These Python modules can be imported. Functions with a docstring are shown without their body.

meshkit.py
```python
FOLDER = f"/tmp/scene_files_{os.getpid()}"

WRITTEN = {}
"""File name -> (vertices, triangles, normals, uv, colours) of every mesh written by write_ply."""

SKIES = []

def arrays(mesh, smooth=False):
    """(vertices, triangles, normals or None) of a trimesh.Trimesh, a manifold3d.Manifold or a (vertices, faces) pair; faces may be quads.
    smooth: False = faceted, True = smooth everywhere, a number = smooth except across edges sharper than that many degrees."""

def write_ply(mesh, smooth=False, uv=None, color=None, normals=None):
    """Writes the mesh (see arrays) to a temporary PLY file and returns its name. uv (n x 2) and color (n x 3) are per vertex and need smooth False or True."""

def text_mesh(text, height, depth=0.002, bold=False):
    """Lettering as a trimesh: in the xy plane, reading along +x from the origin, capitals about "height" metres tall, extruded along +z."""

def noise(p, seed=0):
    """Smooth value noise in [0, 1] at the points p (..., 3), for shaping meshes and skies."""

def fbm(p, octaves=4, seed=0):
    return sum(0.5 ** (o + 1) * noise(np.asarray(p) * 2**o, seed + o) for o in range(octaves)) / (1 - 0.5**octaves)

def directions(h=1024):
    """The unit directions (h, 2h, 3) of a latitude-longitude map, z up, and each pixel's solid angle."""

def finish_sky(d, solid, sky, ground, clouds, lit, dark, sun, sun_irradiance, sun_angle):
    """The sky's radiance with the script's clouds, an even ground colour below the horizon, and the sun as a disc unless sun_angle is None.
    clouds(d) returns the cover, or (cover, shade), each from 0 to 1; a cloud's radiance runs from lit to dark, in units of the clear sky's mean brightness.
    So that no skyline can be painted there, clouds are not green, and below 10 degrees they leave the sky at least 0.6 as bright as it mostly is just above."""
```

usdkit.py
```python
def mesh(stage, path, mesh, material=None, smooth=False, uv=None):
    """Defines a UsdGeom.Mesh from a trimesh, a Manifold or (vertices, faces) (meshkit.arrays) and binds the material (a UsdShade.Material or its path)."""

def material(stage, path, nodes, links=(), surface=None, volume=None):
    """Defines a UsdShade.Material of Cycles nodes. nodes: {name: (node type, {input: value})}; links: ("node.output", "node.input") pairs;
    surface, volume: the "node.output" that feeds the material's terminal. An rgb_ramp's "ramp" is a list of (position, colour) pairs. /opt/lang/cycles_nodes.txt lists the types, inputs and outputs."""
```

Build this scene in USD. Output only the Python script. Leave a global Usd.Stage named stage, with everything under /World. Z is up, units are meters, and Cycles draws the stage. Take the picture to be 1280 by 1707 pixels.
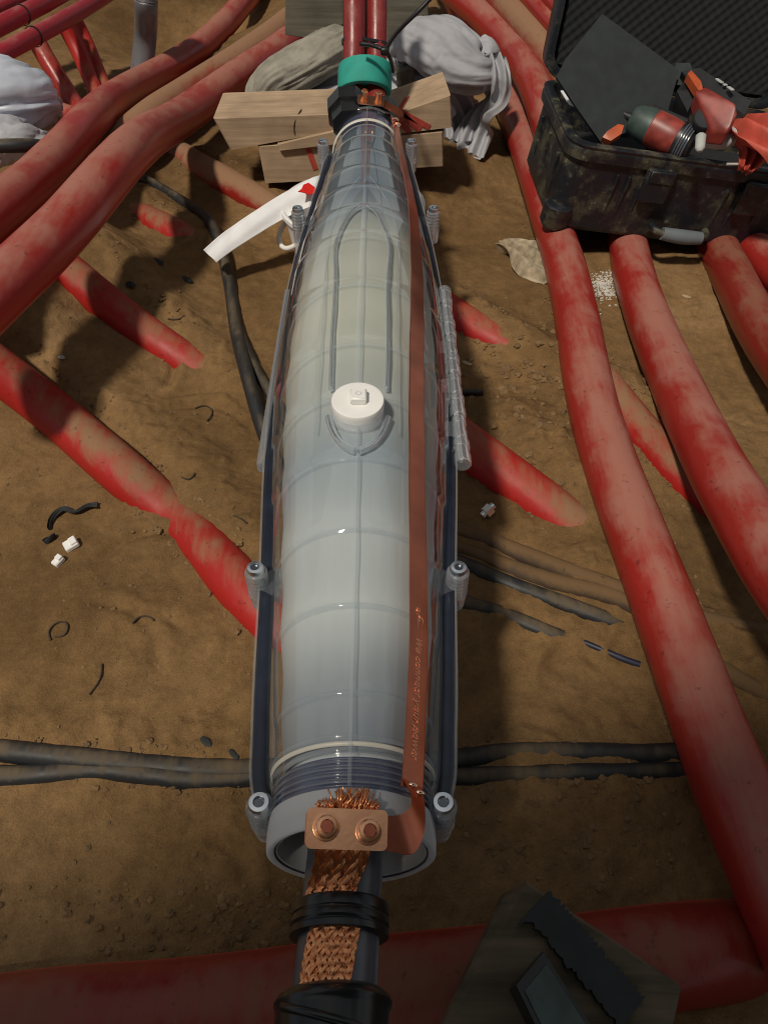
import math, random, numpy as np, trimesh, usdkit, meshkit
from scipy.interpolate import CubicSpline
from pxr import Usd, UsdGeom, UsdLux, UsdShade, Gf, Sdf

stage = Usd.Stage.CreateInMemory()
UsdGeom.SetStageUpAxis(stage, UsdGeom.Tokens.z)
UsdGeom.SetStageMetersPerUnit(stage, 1.0)
world = UsdGeom.Xform.Define(stage, '/World')
stage.SetDefaultPrim(world.GetPrim())
UsdGeom.Scope.Define(stage, '/World/Looks')
rng = np.random.default_rng(7)
random.seed(7)

# ---------------------------------------------------------------- camera
H = 0.86
PITCH = math.atan2(0.734, 0.679)
cS, sS = math.cos(PITCH), math.sin(PITCH)
cam = UsdGeom.Camera.Define(stage, '/World/camera')
cam.AddTranslateOp().Set(Gf.Vec3d(0, 0, H))
cam.AddRotateXOp().Set(90 - math.degrees(PITCH))
cam.CreateHorizontalApertureAttr(36.0)
cam.CreateVerticalApertureAttr(36.0 * 1024 / 767)
cam.CreateFocalLengthAttr(36.0)
cam.CreateClippingRangeAttr(Gf.Vec2f(0.02, 200))
cam.CreateExposureAttr(-0.36)

# ---------------------------------------------------------------- sky, sun
SUN = np.array([-0.36, -0.50, 1.0]); SUN = SUN / np.linalg.norm(SUN)
EL, ROT = math.asin(SUN[2]), math.atan2(SUN[0], SUN[1])
dome = UsdLux.DomeLight.Define(stage, '/World/sky')
skym = usdkit.material(stage, '/World/Looks/sky_look', {
    "s": ("sky_texture", {"sky_type": "single_scattering", "sun_disc": False, "sun_elevation": EL, "sun_rotation": ROT}),
    "tc": ("texture_coordinate", {}),
    "n": ("noise_texture", {"scale": 3.4, "detail": 6.0, "roughness": 0.6}),
    "r": ("map_range", {"from_min": 0.40, "from_max": 0.60, "to_min": 0.25, "to_max": 0.95, "clamp": True}),
    "m": ("mix_color", {"b": (10.0, 9.9, 9.4)}),
    "b": ("background_shader", {"strength": 0.05})},
    [("tc.generated", "n.vector"), ("n.fac", "r.value"), ("r.result", "m.fac"), ("s.color", "m.a"), ("m.result", "b.color")], surface="b.background")
UsdShade.MaterialBindingAPI.Apply(dome.GetPrim()).Bind(skym)
dome.GetPrim().SetCustomDataByKey('kind', 'structure')
sun = UsdLux.DistantLight.Define(stage, '/World/sun')
sun.CreateIntensityAttr(0.9); sun.CreateNormalizeAttr(True); sun.CreateAngleAttr(5.0)
sun.CreateColorAttr(Gf.Vec3f(1.0, 0.90, 0.76))
q = Gf.Rotation(Gf.Vec3d(0, 0, 1), Gf.Vec3d(*map(float, SUN))).GetQuat()
sun.AddOrientOp().Set(Gf.Quatf(float(q.GetReal()), *map(float, q.GetImaginary())))

# ---------------------------------------------------------------- helpers
LOC, USED = {}, {}
def numbered(parent, name):
    k = USED.get((parent, name), 0); USED[(parent, name)] = k + 1
    return parent + '/' + name + ('' if k == 0 else '_%03d' % k)
def tag(p, label=None, cat=None, group=None, kind=None):
    pr = stage.GetPrimAtPath(p)
    for k, v in (('label', label), ('category', cat), ('group', group), ('kind', kind)):
        if v: pr.SetCustomDataByKey(k, v)
    return p
def thing(name, loc, label, cat, group=None):
    p = numbered('/World', name)
    x = UsdGeom.Xform.Define(stage, p); x.AddTranslateOp().Set(Gf.Vec3d(*map(float, loc)))
    LOC[p] = np.array(loc, float)
    return tag(p, label, cat, group)
def cat(ms): return trimesh.util.concatenate([m if isinstance(m, trimesh.Trimesh) else trimesh.Trimesh(*m, process=False) for m in ms])
def obj(name, mesh, mat, parent='/World', smooth=40, label=None):
    if isinstance(mesh, list): mesh = cat(mesh)
    p = numbered(parent, name)
    root = '/'.join(p.split('/')[:3])
    v, f, _ = meshkit.arrays(mesh)
    v = v - LOC.get(root, np.zeros(3))
    usdkit.mesh(stage, p, (v, f), M[mat], smooth=smooth)
    if label: tag(p, label)
    return p
def solo(name, mesh, mat, label, cat_, group=None, smooth=40, kind=None):
    if isinstance(mesh, list): mesh = cat(mesh)
    c = mesh.bounds.mean(0); c[2] = mesh.bounds[0][2]
    p = numbered('/World', name)
    v, f, _ = meshkit.arrays(mesh)
    m = usdkit.mesh(stage, p, (v - c, f), M[mat], smooth=smooth)
    m.AddTranslateOp().Set(Gf.Vec3d(*map(float, c)))
    return tag(p, label, cat_, group, kind)

def ray(px, py):
    u, v = (px - 640) / 1280., (853.5 - py) / 1280.
    return np.array([u, cS + v * sS, -sS + v * cS])
CAM = np.array([0, 0, H])
def P(px, py, z):   # where the line of sight meets the height z
    d = ray(px, py); return CAM + d * (z - H) / d[2]
def PY(px, py, y):  # ... the upright plane at distance y
    d = ray(px, py); return CAM + d * y / d[1]
def Pg(px, py, off=0.0):
    z = 0.0
    for _ in range(5):
        p = P(px, py, z + off); z = float(G(p[0], p[1]))
    return P(px, py, z + off)

def spline(pts, n):
    pts = np.asarray(pts, float)
    t = np.r_[0, np.cumsum(np.linalg.norm(np.diff(pts[:, :3], axis=0), axis=1))]
    return CubicSpline(t, pts, bc_type='natural')(np.linspace(0, t[-1], n)) if len(pts) > 2 else np.linspace(pts[0], pts[1], n)
def frames(c, up=(0, 0, 1)):
    T = np.gradient(c, axis=0); T /= np.linalg.norm(T, axis=1)[:, None]
    u = np.asarray(up, float) + 1e-6
    S = np.cross(T, u); S /= np.linalg.norm(S, axis=1)[:, None]
    return T, S, np.cross(S, T)
def grid_mesh(R, closed_u=True, cap=True):
    n, m = R.shape[:2]
    v = R.reshape(-1, 3); i, j = np.meshgrid(np.arange(n - 1), np.arange(m if closed_u else m - 1), indexing='ij')
    a, b = i * m + j, i * m + (j + 1) % m
    f = np.stack([a, b, b + m, a, b + m, a + m], -1).reshape(-1, 3)
    if cap and closed_u:
        k = len(v); v = np.vstack([v, R[0].mean(0), R[-1].mean(0)]); jj = np.arange(m)
        f = np.vstack([f, np.stack([np.full(m, k), (jj + 1) % m, jj], 1), np.stack([np.full(m, k + 1), (n - 1) * m + jj, (n - 1) * m + (jj + 1) % m], 1)])
    return trimesh.Trimesh(v, f, process=False)
def tube(pts, r, n=60, seg=20, up=(0, 0, 1), sp=True, bump=0, bs=20, seed=0, flat=1.0):
    pts = np.asarray(pts, float); rr = np.broadcast_to(np.asarray(r, float), (len(pts),))
    c = spline(np.c_[pts, rr], n) if sp else np.c_[pts, rr]
    r, c = c[:, 3], c[:, :3]
    T, S, N = frames(c, up)
    a = np.linspace(0, 2 * np.pi, seg, endpoint=False)
    D = S[:, None] * np.cos(a)[None, :, None] + N[:, None] * np.sin(a)[None, :, None] * flat
    R = c[:, None] + D * r[:, None, None]
    if bump:
        R = R + D * ((meshkit.fbm(R * bs, 3, seed) - .5) * 2 * bump)[..., None]
    return grid_mesh(R)
def hull(p): return trimesh.Trimesh(np.asarray(p, float)).convex_hull if False else trimesh.convex.convex_hull(np.asarray(p, float))
def bbox(c, h, b=.002, ax=None):   # bevelled box, half sizes h
    h = np.asarray(h, float); b = min(b, h.min() * .6); p = []
    for s in np.ndindex(2, 2, 2):
        s = np.array(s) * 2 - 1
        for k in range(3):
            q = s * (h - b); q[k] = s[k] * h[k]; p.append(q)
    p = np.array(p)
    if ax is not None: p = p @ np.asarray(ax)
    return hull(p + np.asarray(c))
def axes(x, up=(0, 0, 1)):
    x = np.asarray(x, float) / np.linalg.norm(x); z = np.asarray(up, float); y = np.cross(z, x); y /= np.linalg.norm(y)
    return np.array([x, y, np.cross(x, y)])
def lathe(prof, o, ax, seg=32):    # prof: (along, radius) about axis ax[0]
    prof = np.asarray(prof, float); a = np.linspace(0, 2 * np.pi, seg, endpoint=False)
    R = np.asarray(o) + prof[:, 0][:, None, None] * ax[0] + prof[:, 1][:, None, None] * (np.cos(a)[None, :, None] * ax[1] + np.sin(a)[None, :, None] * ax[2])
    return grid_mesh(R, cap=True)
ZA = np.array([[0, 0, 1.], [1, 0, 0], [0, 1, 0]])   # lathe standing up
YA = np.array([[0, 1., 0], [0, 0, 1], [1, 0, 0]])   # lathe lying along y

# ---------------------------------------------------------------- materials
M = {}
def mat(name, nodes, links, surface, volume=None):
    M[name] = usdkit.material(stage, '/World/Looks/' + name, nodes, links, surface=surface, volume=volume)
def plain(name, col, rough=.5, metal=0., var=.15, scale=40., bump=0., bscale=150., bdist=.001, **kw):
    c = np.array(col)
    n = {"g": ("geometry", {}), "n": ("noise_texture", {"scale": scale, "detail": 4.0}),
         "r": ("rgb_ramp", {"ramp": [(.3, tuple(c * (1 - var))), (.7, tuple(np.minimum(c * (1 + var), 1)))]}),
         "p": ("principled_bsdf", {"roughness": rough, "metallic": metal, **kw})}
    l = [("g.position", "n.vector"), ("n.fac", "r.fac"), ("r.color", "p.base_color")]
    if bump:
        n["n2"] = ("noise_texture", {"scale": bscale, "detail": 3.0}); n["b"] = ("bump", {"strength": bump, "distance": bdist})
        l += [("g.position", "n2.vector"), ("n2.fac", "b.height"), ("b.normal", "p.normal")]
    mat(name, n, l, "p.BSDF")
def dusty(name, col, dust, amount=.45, rough=.32, drough=.9, scale=9., soft=.28, speck=.8, bump=.25, col2=None):
    """A coloured sheath with dust lying on the faces that look up, rubbed off in patches."""
    col2 = col2 or tuple(np.array(col) * .7)
    n = {"g": ("geometry", {}), "sx": ("separate_xyz", {}),
         "n": ("noise_texture", {"scale": scale, "detail": 6.0, "roughness": .6}),
         "n2": ("noise_texture", {"scale": scale * 9, "detail": 5.0, "roughness": .65}), "mp": ("mapping", {"rotation": (0, 0, .25), "scale": (1.0, .16, 1.0)}), "n3": ("noise_texture", {"scale": 3.5, "detail": 3.0}),
         "a": ("math", {"math_type": "multiply_add", "value2": 1.3, "value3": -.65}),
         "a2": ("math", {"math_type": "multiply_add", "value2": speck * .8}),
         "z": ("math", {"math_type": "multiply_add", "value2": .62}),
         "f": ("map_range", {"range_type": "smoothstep", "from_min": 1.02 - amount - soft + speck * .4, "from_max": 1.02 - amount + soft + speck * .4, "clamp": True}),
         "c0": ("mix_color", {"a": col, "b": col2}), "c": ("mix_color", {"b": dust}), "dv": ("mix_color", {"blend_type": "multiply", "fac": .35}),
         "n4": ("noise_texture", {"scale": 95.0, "detail": 3.0, "roughness": .6}), "k4": ("map_range", {"from_min": .63, "from_max": .72, "to_min": 1.0, "to_max": .6, "clamp": True}), "vs": ("vector_math", {"math_type": "scale"}),
         "ro": ("map_range", {"to_min": rough, "to_max": drough, "clamp": True}),
         "b": ("bump", {"strength": bump, "distance": .002}), "p": ("principled_bsdf", {"specular_ior_level": .4})}
    l = [("g.position", "n.vector"), ("g.position", "mp.vector"), ("mp.vector", "n2.vector"), ("g.position", "n3.vector"), ("g.normal", "sx.vector"),
         ("n.fac", "a.value1"), ("n2.fac", "a2.value1"), ("a.value", "a2.value3"), ("sx.z", "z.value1"), ("a2.value", "z.value3"),
         ("z.value", "f.value"), ("n3.fac", "c0.fac"), ("c0.result", "c.a"), ("f.result", "c.fac"), ("f.result", "ro.value"),
         ("c.result", "dv.a"), ("n2.color", "dv.b"),
         ("g.position", "n4.vector"), ("n4.fac", "k4.value"), ("c.result", "vs.vector1"), ("k4.result", "vs.scale"), ("vs.vector", "p.base_color"), ("n2.fac", "b.height"), ("ro.result", "p.roughness"), ("b.normal", "p.normal")]
    l = [x for x in l if not x[1].startswith('dv')]; n.pop('dv')
    mat(name, n, l, "p.BSDF")
DUST = (.27, .155, .10)
dusty('red_duct', (.36, .026, .020), (.34, .135, .10), .52, soft=.25, scale=6.5)
dusty('red_duct_sandy', (.40, .016, .012), (.25, .14, .075), .46, scale=7., soft=.24, rough=.5)
dusty('red_duct_caked', (.30, .022, .015), (.27, .15, .085), .75, scale=7.)
dusty('red_duct_dull', (.25, .024, .016), (.22, .085, .05), .40)
dusty('red_core', (.25, .028, .028), (.33, .14, .12), .42, rough=.28, speck=.2)
dusty('pink_cable', (.36, .03, .045), (.34, .15, .13), .3, rough=.4)
dusty('black_cable', (.022, .024, .026), (.13, .095, .055), .38, rough=.5)
dusty('brown_cable', (.07, .045, .028), (.14, .082, .036), .7, rough=.8)
dusty('case_plastic', (.011, .013, .017), (.085, .078, .045), .55, rough=.38, scale=16., speck=.9, soft=.2)
mat('muddy_case', {"g": ("geometry", {}), "n1": ("noise_texture", {"scale": 13.0, "detail": 7.0, "roughness": .68}), "n2": ("noise_texture", {"scale": 60.0, "detail": 5.0, "roughness": .7}),
    "r1": ("map_range", {"range_type": "smoothstep", "from_min": .465, "from_max": .66, "to_max": .8, "clamp": True}), "r2": ("map_range", {"range_type": "smoothstep", "from_min": .56, "from_max": .68, "to_max": .9, "clamp": True}),
    "mm": ("math", {"math_type": "multiply"}), "c1": ("mix_color", {"a": (.011, .013, .018), "b": (.085, .076, .044)}), "c2": ("mix_color", {"b": (.30, .27, .20)}),
    "ro": ("map_range", {"to_min": .34, "to_max": .9, "clamp": True}), "b": ("bump", {"strength": .5, "distance": .003}), "p": ("principled_bsdf", {})},
    [("g.position", "n1.vector"), ("g.position", "n2.vector"), ("n1.fac", "r1.value"), ("n2.fac", "r2.value"), ("r1.result", "c1.fac"), ("c1.result", "c2.a"), ("r1.result", "mm.value1"), ("r2.result", "mm.value2"), ("mm.value", "c2.fac"), ("c2.result", "p.base_color"), ("r1.result", "ro.value"), ("ro.result", "p.roughness"), ("n2.fac", "b.height"), ("b.normal", "p.normal")], "p.BSDF")
dusty('grey_pipe', (.16, .16, .17), (.32, .26, .20), .45)
mat('sand', {
    "g": ("geometry", {}), "n1": ("noise_texture", {"scale": 2.3, "detail": 5.0, "roughness": .55}), "n2": ("noise_texture", {"scale": 38.0, "detail": 5.0, "roughness": .65}),
    "n3": ("noise_texture", {"scale": 520.0, "detail": 2.0}), "n4": ("voronoi_texture", {"scale": 55.0}),
    "r1": ("rgb_ramp", {"ramp": [(.28, (.108, .061, .025)), (.48, (.188, .111, .047)), (.60, (.228, .137, .061)), (.72, (.295, .185, .09))]}),
    "r2": ("map_range", {"from_min": .25, "from_max": .75, "to_min": .72, "to_max": 1.18, "clamp": True}),
    "r3": ("map_range", {"from_min": .3, "from_max": .7, "to_min": .86, "to_max": 1.12, "clamp": True}),
    "m1": ("math", {"math_type": "multiply"}), "mx": ("vector_math", {"math_type": "scale"}),
    "s4": ("map_range", {"from_min": .0, "from_max": .35, "to_min": 0.0, "to_max": 1.0, "clamp": True}),
    "h": ("math", {"math_type": "multiply_add", "value2": .25}),
    "b1": ("bump", {"strength": .6, "distance": .006}), "b2": ("bump", {"strength": .35, "distance": .0015}), "n5": ("noise_texture", {"scale": 130.0, "detail": 5.0, "roughness": .7}), "b3": ("bump", {"strength": .4, "distance": .003}), "r5": ("map_range", {"from_min": .3, "from_max": .7, "to_min": .88, "to_max": 1.1, "clamp": True}), "m5": ("math", {"math_type": "multiply"}),
    "p": ("principled_bsdf", {"roughness": .95, "specular_ior_level": .15})},
    [("g.position", "n1.vector"), ("g.position", "n2.vector"), ("g.position", "n3.vector"), ("n1.fac", "r1.fac"), ("n2.fac", "r2.value"), ("n3.fac", "r3.value"),
     ("r2.result", "m1.value1"), ("r3.result", "m1.value2"), ("r1.color", "mx.vector1"), ("m1.value", "m5.value1"), ("r5.result", "m5.value2"), ("m5.value", "mx.scale"), ("mx.vector", "p.base_color"),
     ("n2.fac", "b1.height"), ("n3.fac", "b2.height"), ("b1.normal", "b3.normal"), ("g.position", "n5.vector"), ("n5.fac", "b3.height"), ("b3.normal", "b2.normal"), ("b2.normal", "p.normal"), ("n5.fac", "r5.value")], "p.BSDF")
plain('lump_soil', (.175, .106, .047), .95, var=.35, scale=60, bump=.6, bscale=180, bdist=.003)
def clear(name, tint=(.93, .95, .96), haze=.05, hcol=(.75, .8, .84), ior=1.5, rough=.06):
    mat(name, {"ge": ("geometry", {}), "iv": ("math", {"math_type": "subtract", "value1": 1.0}), "ff": ("math", {"math_type": "multiply"}), "fr": ("fresnel", {"IOR": ior}), "t": ("transparent_bsdf", {"color": tint}), "d": ("diffuse_bsdf", {"color": hcol}),
               "tl": ("translucent_bsdf", {"color": hcol}), "md": ("mix_closure", {"fac": .5}), "mh": ("mix_closure", {"fac": haze}), "gl": ("glossy_bsdf", {"color": (1, 1, 1), "roughness": rough}), "m": ("mix_closure", {})},
        [("d.BSDF", "md.closure1"), ("tl.BSDF", "md.closure2"), ("t.BSDF", "mh.closure1"), ("md.closure", "mh.closure2"), ("ge.backfacing", "iv.value2"), ("iv.value", "ff.value1"), ("fr.fac", "ff.value2"), ("ff.value", "m.fac"), ("mh.closure", "m.closure1"), ("gl.BSDF", "m.closure2")], "m.closure")
clear('clear_shell', haze=.025, rough=.03, ior=1.62)
clear('clear_ridge', haze=.15, hcol=(.8, .84, .86), rough=.05)
clear('clear_flange', haze=.04, rough=.05)
mat('clear_solid', {"g": ("glass_bsdf", {"color": (.95, .965, .98), "roughness": .03, "IOR": 1.49}), "t": ("transparent_bsdf", {"color": (.85, .88, .9)}), "m": ("mix_closure", {"fac": .35}), "d": ("diffuse_bsdf", {"color": (.75, .79, .84)}), "m2": ("mix_closure", {"fac": .13})}, [("m.closure", "m2.closure1"), ("d.BSDF", "m2.closure2"), ("g.BSDF", "m.closure1"), ("t.BSDF", "m.closure2")], "m2.closure")
clear('clear_boss', (.86, .88, .9), haze=.12, hcol=(.7, .75, .8), rough=.04)
clear('milky_lip', (.8, .82, .84), haze=.82, hcol=(.88, .89, .91), rough=.1)
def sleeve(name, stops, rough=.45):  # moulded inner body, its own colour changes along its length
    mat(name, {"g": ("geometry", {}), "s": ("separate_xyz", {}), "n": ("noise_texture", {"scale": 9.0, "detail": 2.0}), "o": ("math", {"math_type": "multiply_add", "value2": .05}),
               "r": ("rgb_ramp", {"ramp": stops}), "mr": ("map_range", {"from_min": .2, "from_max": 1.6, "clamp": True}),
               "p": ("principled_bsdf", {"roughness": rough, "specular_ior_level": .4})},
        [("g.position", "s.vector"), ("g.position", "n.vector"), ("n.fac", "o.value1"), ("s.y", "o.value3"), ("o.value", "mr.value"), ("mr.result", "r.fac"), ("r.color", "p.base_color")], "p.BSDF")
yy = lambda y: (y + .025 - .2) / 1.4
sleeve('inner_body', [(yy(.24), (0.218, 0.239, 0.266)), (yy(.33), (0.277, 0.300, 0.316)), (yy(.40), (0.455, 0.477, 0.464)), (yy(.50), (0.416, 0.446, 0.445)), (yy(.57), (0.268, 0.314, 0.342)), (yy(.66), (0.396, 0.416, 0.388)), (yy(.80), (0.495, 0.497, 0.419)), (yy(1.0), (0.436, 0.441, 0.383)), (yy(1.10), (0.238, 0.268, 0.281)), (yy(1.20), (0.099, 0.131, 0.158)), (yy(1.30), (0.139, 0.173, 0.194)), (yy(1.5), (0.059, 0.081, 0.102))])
plain('indigo_sleeve', (.06, .068, .12), .4, var=.1)
plain('cream_ring', (.55, .53, .46), .4, var=.05)
plain('white_plastic', (.78, .78, .76), .4, var=.04)
plain('white_matte', (.74, .75, .77), .7, var=.08, scale=25, bump=.2, bscale=60)
plain('gasket', (.010, .014, .026), .35, var=.3)
plain('zinc', (.86, .91, .97), .30, 1., var=.06)
plain('dark_socket', (.16, .17, .19), .3, 1.)
plain('copper_plate', (.96, .48, .27), .26, 1., var=.12, scale=60, bump=.15, bscale=300, bdist=.0004)
plain('copper_strap', (.48, .15, .085), .24, .85, var=.16, scale=30, bump=.15, bscale=120, bdist=.0004)
plain('copper_braid', (.96, .37, .17), .26, 1., var=.3, scale=300)
plain('copper_bright', (.95, .60, .44), .2, 1., var=.1)
plain('copper_print', (.80, .42, .26), .35, .9, var=.1)
plain('cable_grey', (.085, .095, .115), .25, var=.25, scale=50)
plain('black_rubber', (.010, .011, .012), .24, var=.3, bump=.15, bscale=90)
plain('black_matte', (.016, .019, .020), .7, var=.3, bump=.4, bscale=200)
plain('teal_foam', (.02, .30, .24), .75, var=.12, bump=.3, bscale=250)
plain('black_tie', (.012, .012, .014), .35)
def wood(name, c1, c2, rot, scale=1.0):
    mat(name, {"g": ("geometry", {}), "mp": ("mapping", {"rotation": rot, "scale": (3 * scale, 60 * scale, 60 * scale)}), "n": ("noise_texture", {"scale": 1.5, "detail": 6.0, "roughness": .65, "distortion": .12}),
               "n2": ("noise_texture", {"scale": 14.0, "detail": 4.0}), "r": ("rgb_ramp", {"ramp": [(.32, c1), (.68, c2)]}), "mr": ("map_range", {"from_min": .3, "from_max": .7, "to_min": .78, "to_max": 1.1}), "v": ("vector_math", {"math_type": "scale"}),
               "b": ("bump", {"strength": .35, "distance": .002}), "p": ("principled_bsdf", {"roughness": .85, "specular_ior_level": .2})},
        [("g.position", "mp.vector"), ("mp.vector", "n.vector"), ("n.fac", "r.fac"), ("g.position", "n2.vector"), ("n2.fac", "mr.value"), ("r.color", "v.vector1"), ("mr.result", "v.scale"), ("v.vector", "p.base_color"), ("n.fac", "b.height"), ("b.normal", "p.normal")], "p.BSDF")
wood('timber', (.34, .24, .155), (.48, .355, .24), (0, 0, 0))
wood('timber_grey', (.10, .092, .07), (.17, .155, .12), (0, math.pi / 2, 0))
wood('plywood', (.05, .04, .028), (.18, .145, .095), (0, 0, .75), .4)
plain('red_paint', (.38, .05, .035), .8, var=.25, scale=90)
plain('sack', (.25, .235, .195), .85, var=.3, scale=22, bump=.35, bscale=170, bdist=.003)
plain('white_cloth', (.36, .37, .40), .85, var=.15, scale=14, bump=.4, bscale=30, bdist=.006)
plain('white_bag', (.46, .50, .58), .4, var=.1, scale=14, bump=.45, bscale=14, bdist=.008)
plain('dirty_film', (.34, .28, .19), .6, var=.4, scale=60)
plain('salt_white', (.50, .49, .45), .8, var=.2)
plain('ribbon_red', (.70, .02, .015), .5)
plain('foam_black', (.009, .0105, .012), .95, var=.2, bump=.5, bscale=260)
plain('foam_grey', (.022, .028, .030), .85, var=.2)
plain('tool_red', (.24, .04, .03), .42, var=.35, scale=45)
plain('tool_orange', (.42, .08, .025), .45, var=.15)
plain('tool_green', (.05, .075, .068), .5, .2, var=.35, scale=40)
plain('tool_black', (.014, .015, .017), .42, var=.3)
plain('glove_red', (.45, .07, .045), .6, var=.2, scale=30, bump=.5, bscale=40, bdist=.004)
plain('rag_grey', (.40, .42, .41), .85, var=.15)
plain('handle_grey', (.13, .15, .165), .5, var=.1)
plain('yellow_wire', (.55, .42, .04), .5)
plain('blue_wire', (.018, .022, .045), .5, var=.4)
plain('blocker_look', (.10, .11, .10), .9, var=.1)  # for the dark sheets out of view that block light
plain('twig', (.05, .035, .022), .9, var=.4)
plain('grit', (.40, .30, .18), .9, var=.3)

# ---------------------------------------------------------------- ground
def seg_dist(x, y, poly):
    best = np.full(np.shape(x), 9.0)
    for (ax, ay), (bx, by) in zip(poly[:-1], poly[1:]):
        dx, dy = bx - ax, by - ay
        t = np.clip(((x - ax) * dx + (y - ay) * dy) / (dx * dx + dy * dy), 0, 1)
        best = np.minimum(best, np.hypot(x - ax - t * dx, y - ay - t * dy))
    return best
RID = [([tuple(P(*a, 0)[:2]) for a in pl], w, h) for pl, w, h in [
    ([(20, 560), (330, 790), (470, 960)], .055, .026),      # sand heaped behind the half buried ducts
    ([(150, 430), (340, 590), (400, 650)], .05, .024),
    ([(230, 330), (345, 420)], .06, .030), ([(330, 270), (470, 350)], .06, .02),
    ([(740, 505), (860, 570), (1000, 650)], .05, .040),
    ([(860, 700), (1010, 850)], .05, .022), ([(1060, 660), (1180, 780)], .05, .025),
    ([(760, 1000), (1040, 1080)], .05, .008), ([(0, 1225), (440, 1255)], .03, .008),
    ([(980, 960), (1280, 1110)], .06, .03)]]
PITS = [(P(880, 330, 0)[:2], .16, -.03), (P(800, 400, 0)[:2], .10, -.02), (P(860, 650, 0)[:2], .07, -.012), (P(200, 640, 0)[:2], .10, .012), (P(230, 960, 0)[:2], .10, .01),
        (P(560, 290, 0)[:2], .25, .05), (P(690, 260, 0)[:2], .2, .05), (P(950, 1400, 0)[:2], .12, .012), (P(1230, 620, 0)[:2], .2, -.02), (P(400, 40, 0)[:2], .4, .10), (P(220, 90, 0)[:2], .3, -.04), (P(310, 25, 0)[:2], .32, -.22), (P(30, 400, .12)[:2], .24, .13), (P(-60, 520, .1)[:2], .25, .10)]
def G(x, y):
    x, y = np.asarray(x, float), np.asarray(y, float)
    p = np.stack([x, y, x * 0], -1)
    z = (meshkit.fbm(p * 1.7 + 3.1, 3, 2) - .5) * .055 + (meshkit.fbm(p * 8 + 1.7, 3, 5) - .5) * .022
    for poly, w, h in RID:
        z = z + h * np.exp(-(seg_dist(x, y, poly) / w) ** 2)
    for c, w, h in PITS:
        z = z + h * np.exp(-((x - c[0]) ** 2 + (y - c[1]) ** 2) / w ** 2)
    far = np.clip((np.hypot(x, y - 1.5) - 2.6) / 3, 0, 1)
    return z + .7 * far * far
ARCS = [(*P(250, 960, 0)[:2], .075, .3, 2.9, .006), (*P(190, 640, 0)[:2], .11, -.6, 2.4, .008), (*P(330, 720, 0)[:2], .09, .2, 2.6, .006), (*P(330, 745, 0)[:2], .09, .2, 2.6, .005), (*P(250, 1090, 0)[:2], .05, .5, 3.0, .004), (*P(880, 1280, 0)[:2], .06, .4, 2.8, .005), (*P(960, 1130, 0)[:2], .04, .2, 2.9, .004), (*P(130, 1120, 0)[:2], .10, -.2, 1.8, .005), (*P(330, 1480, 0)[:2], .05, .0, 1.6, .007)]
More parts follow.
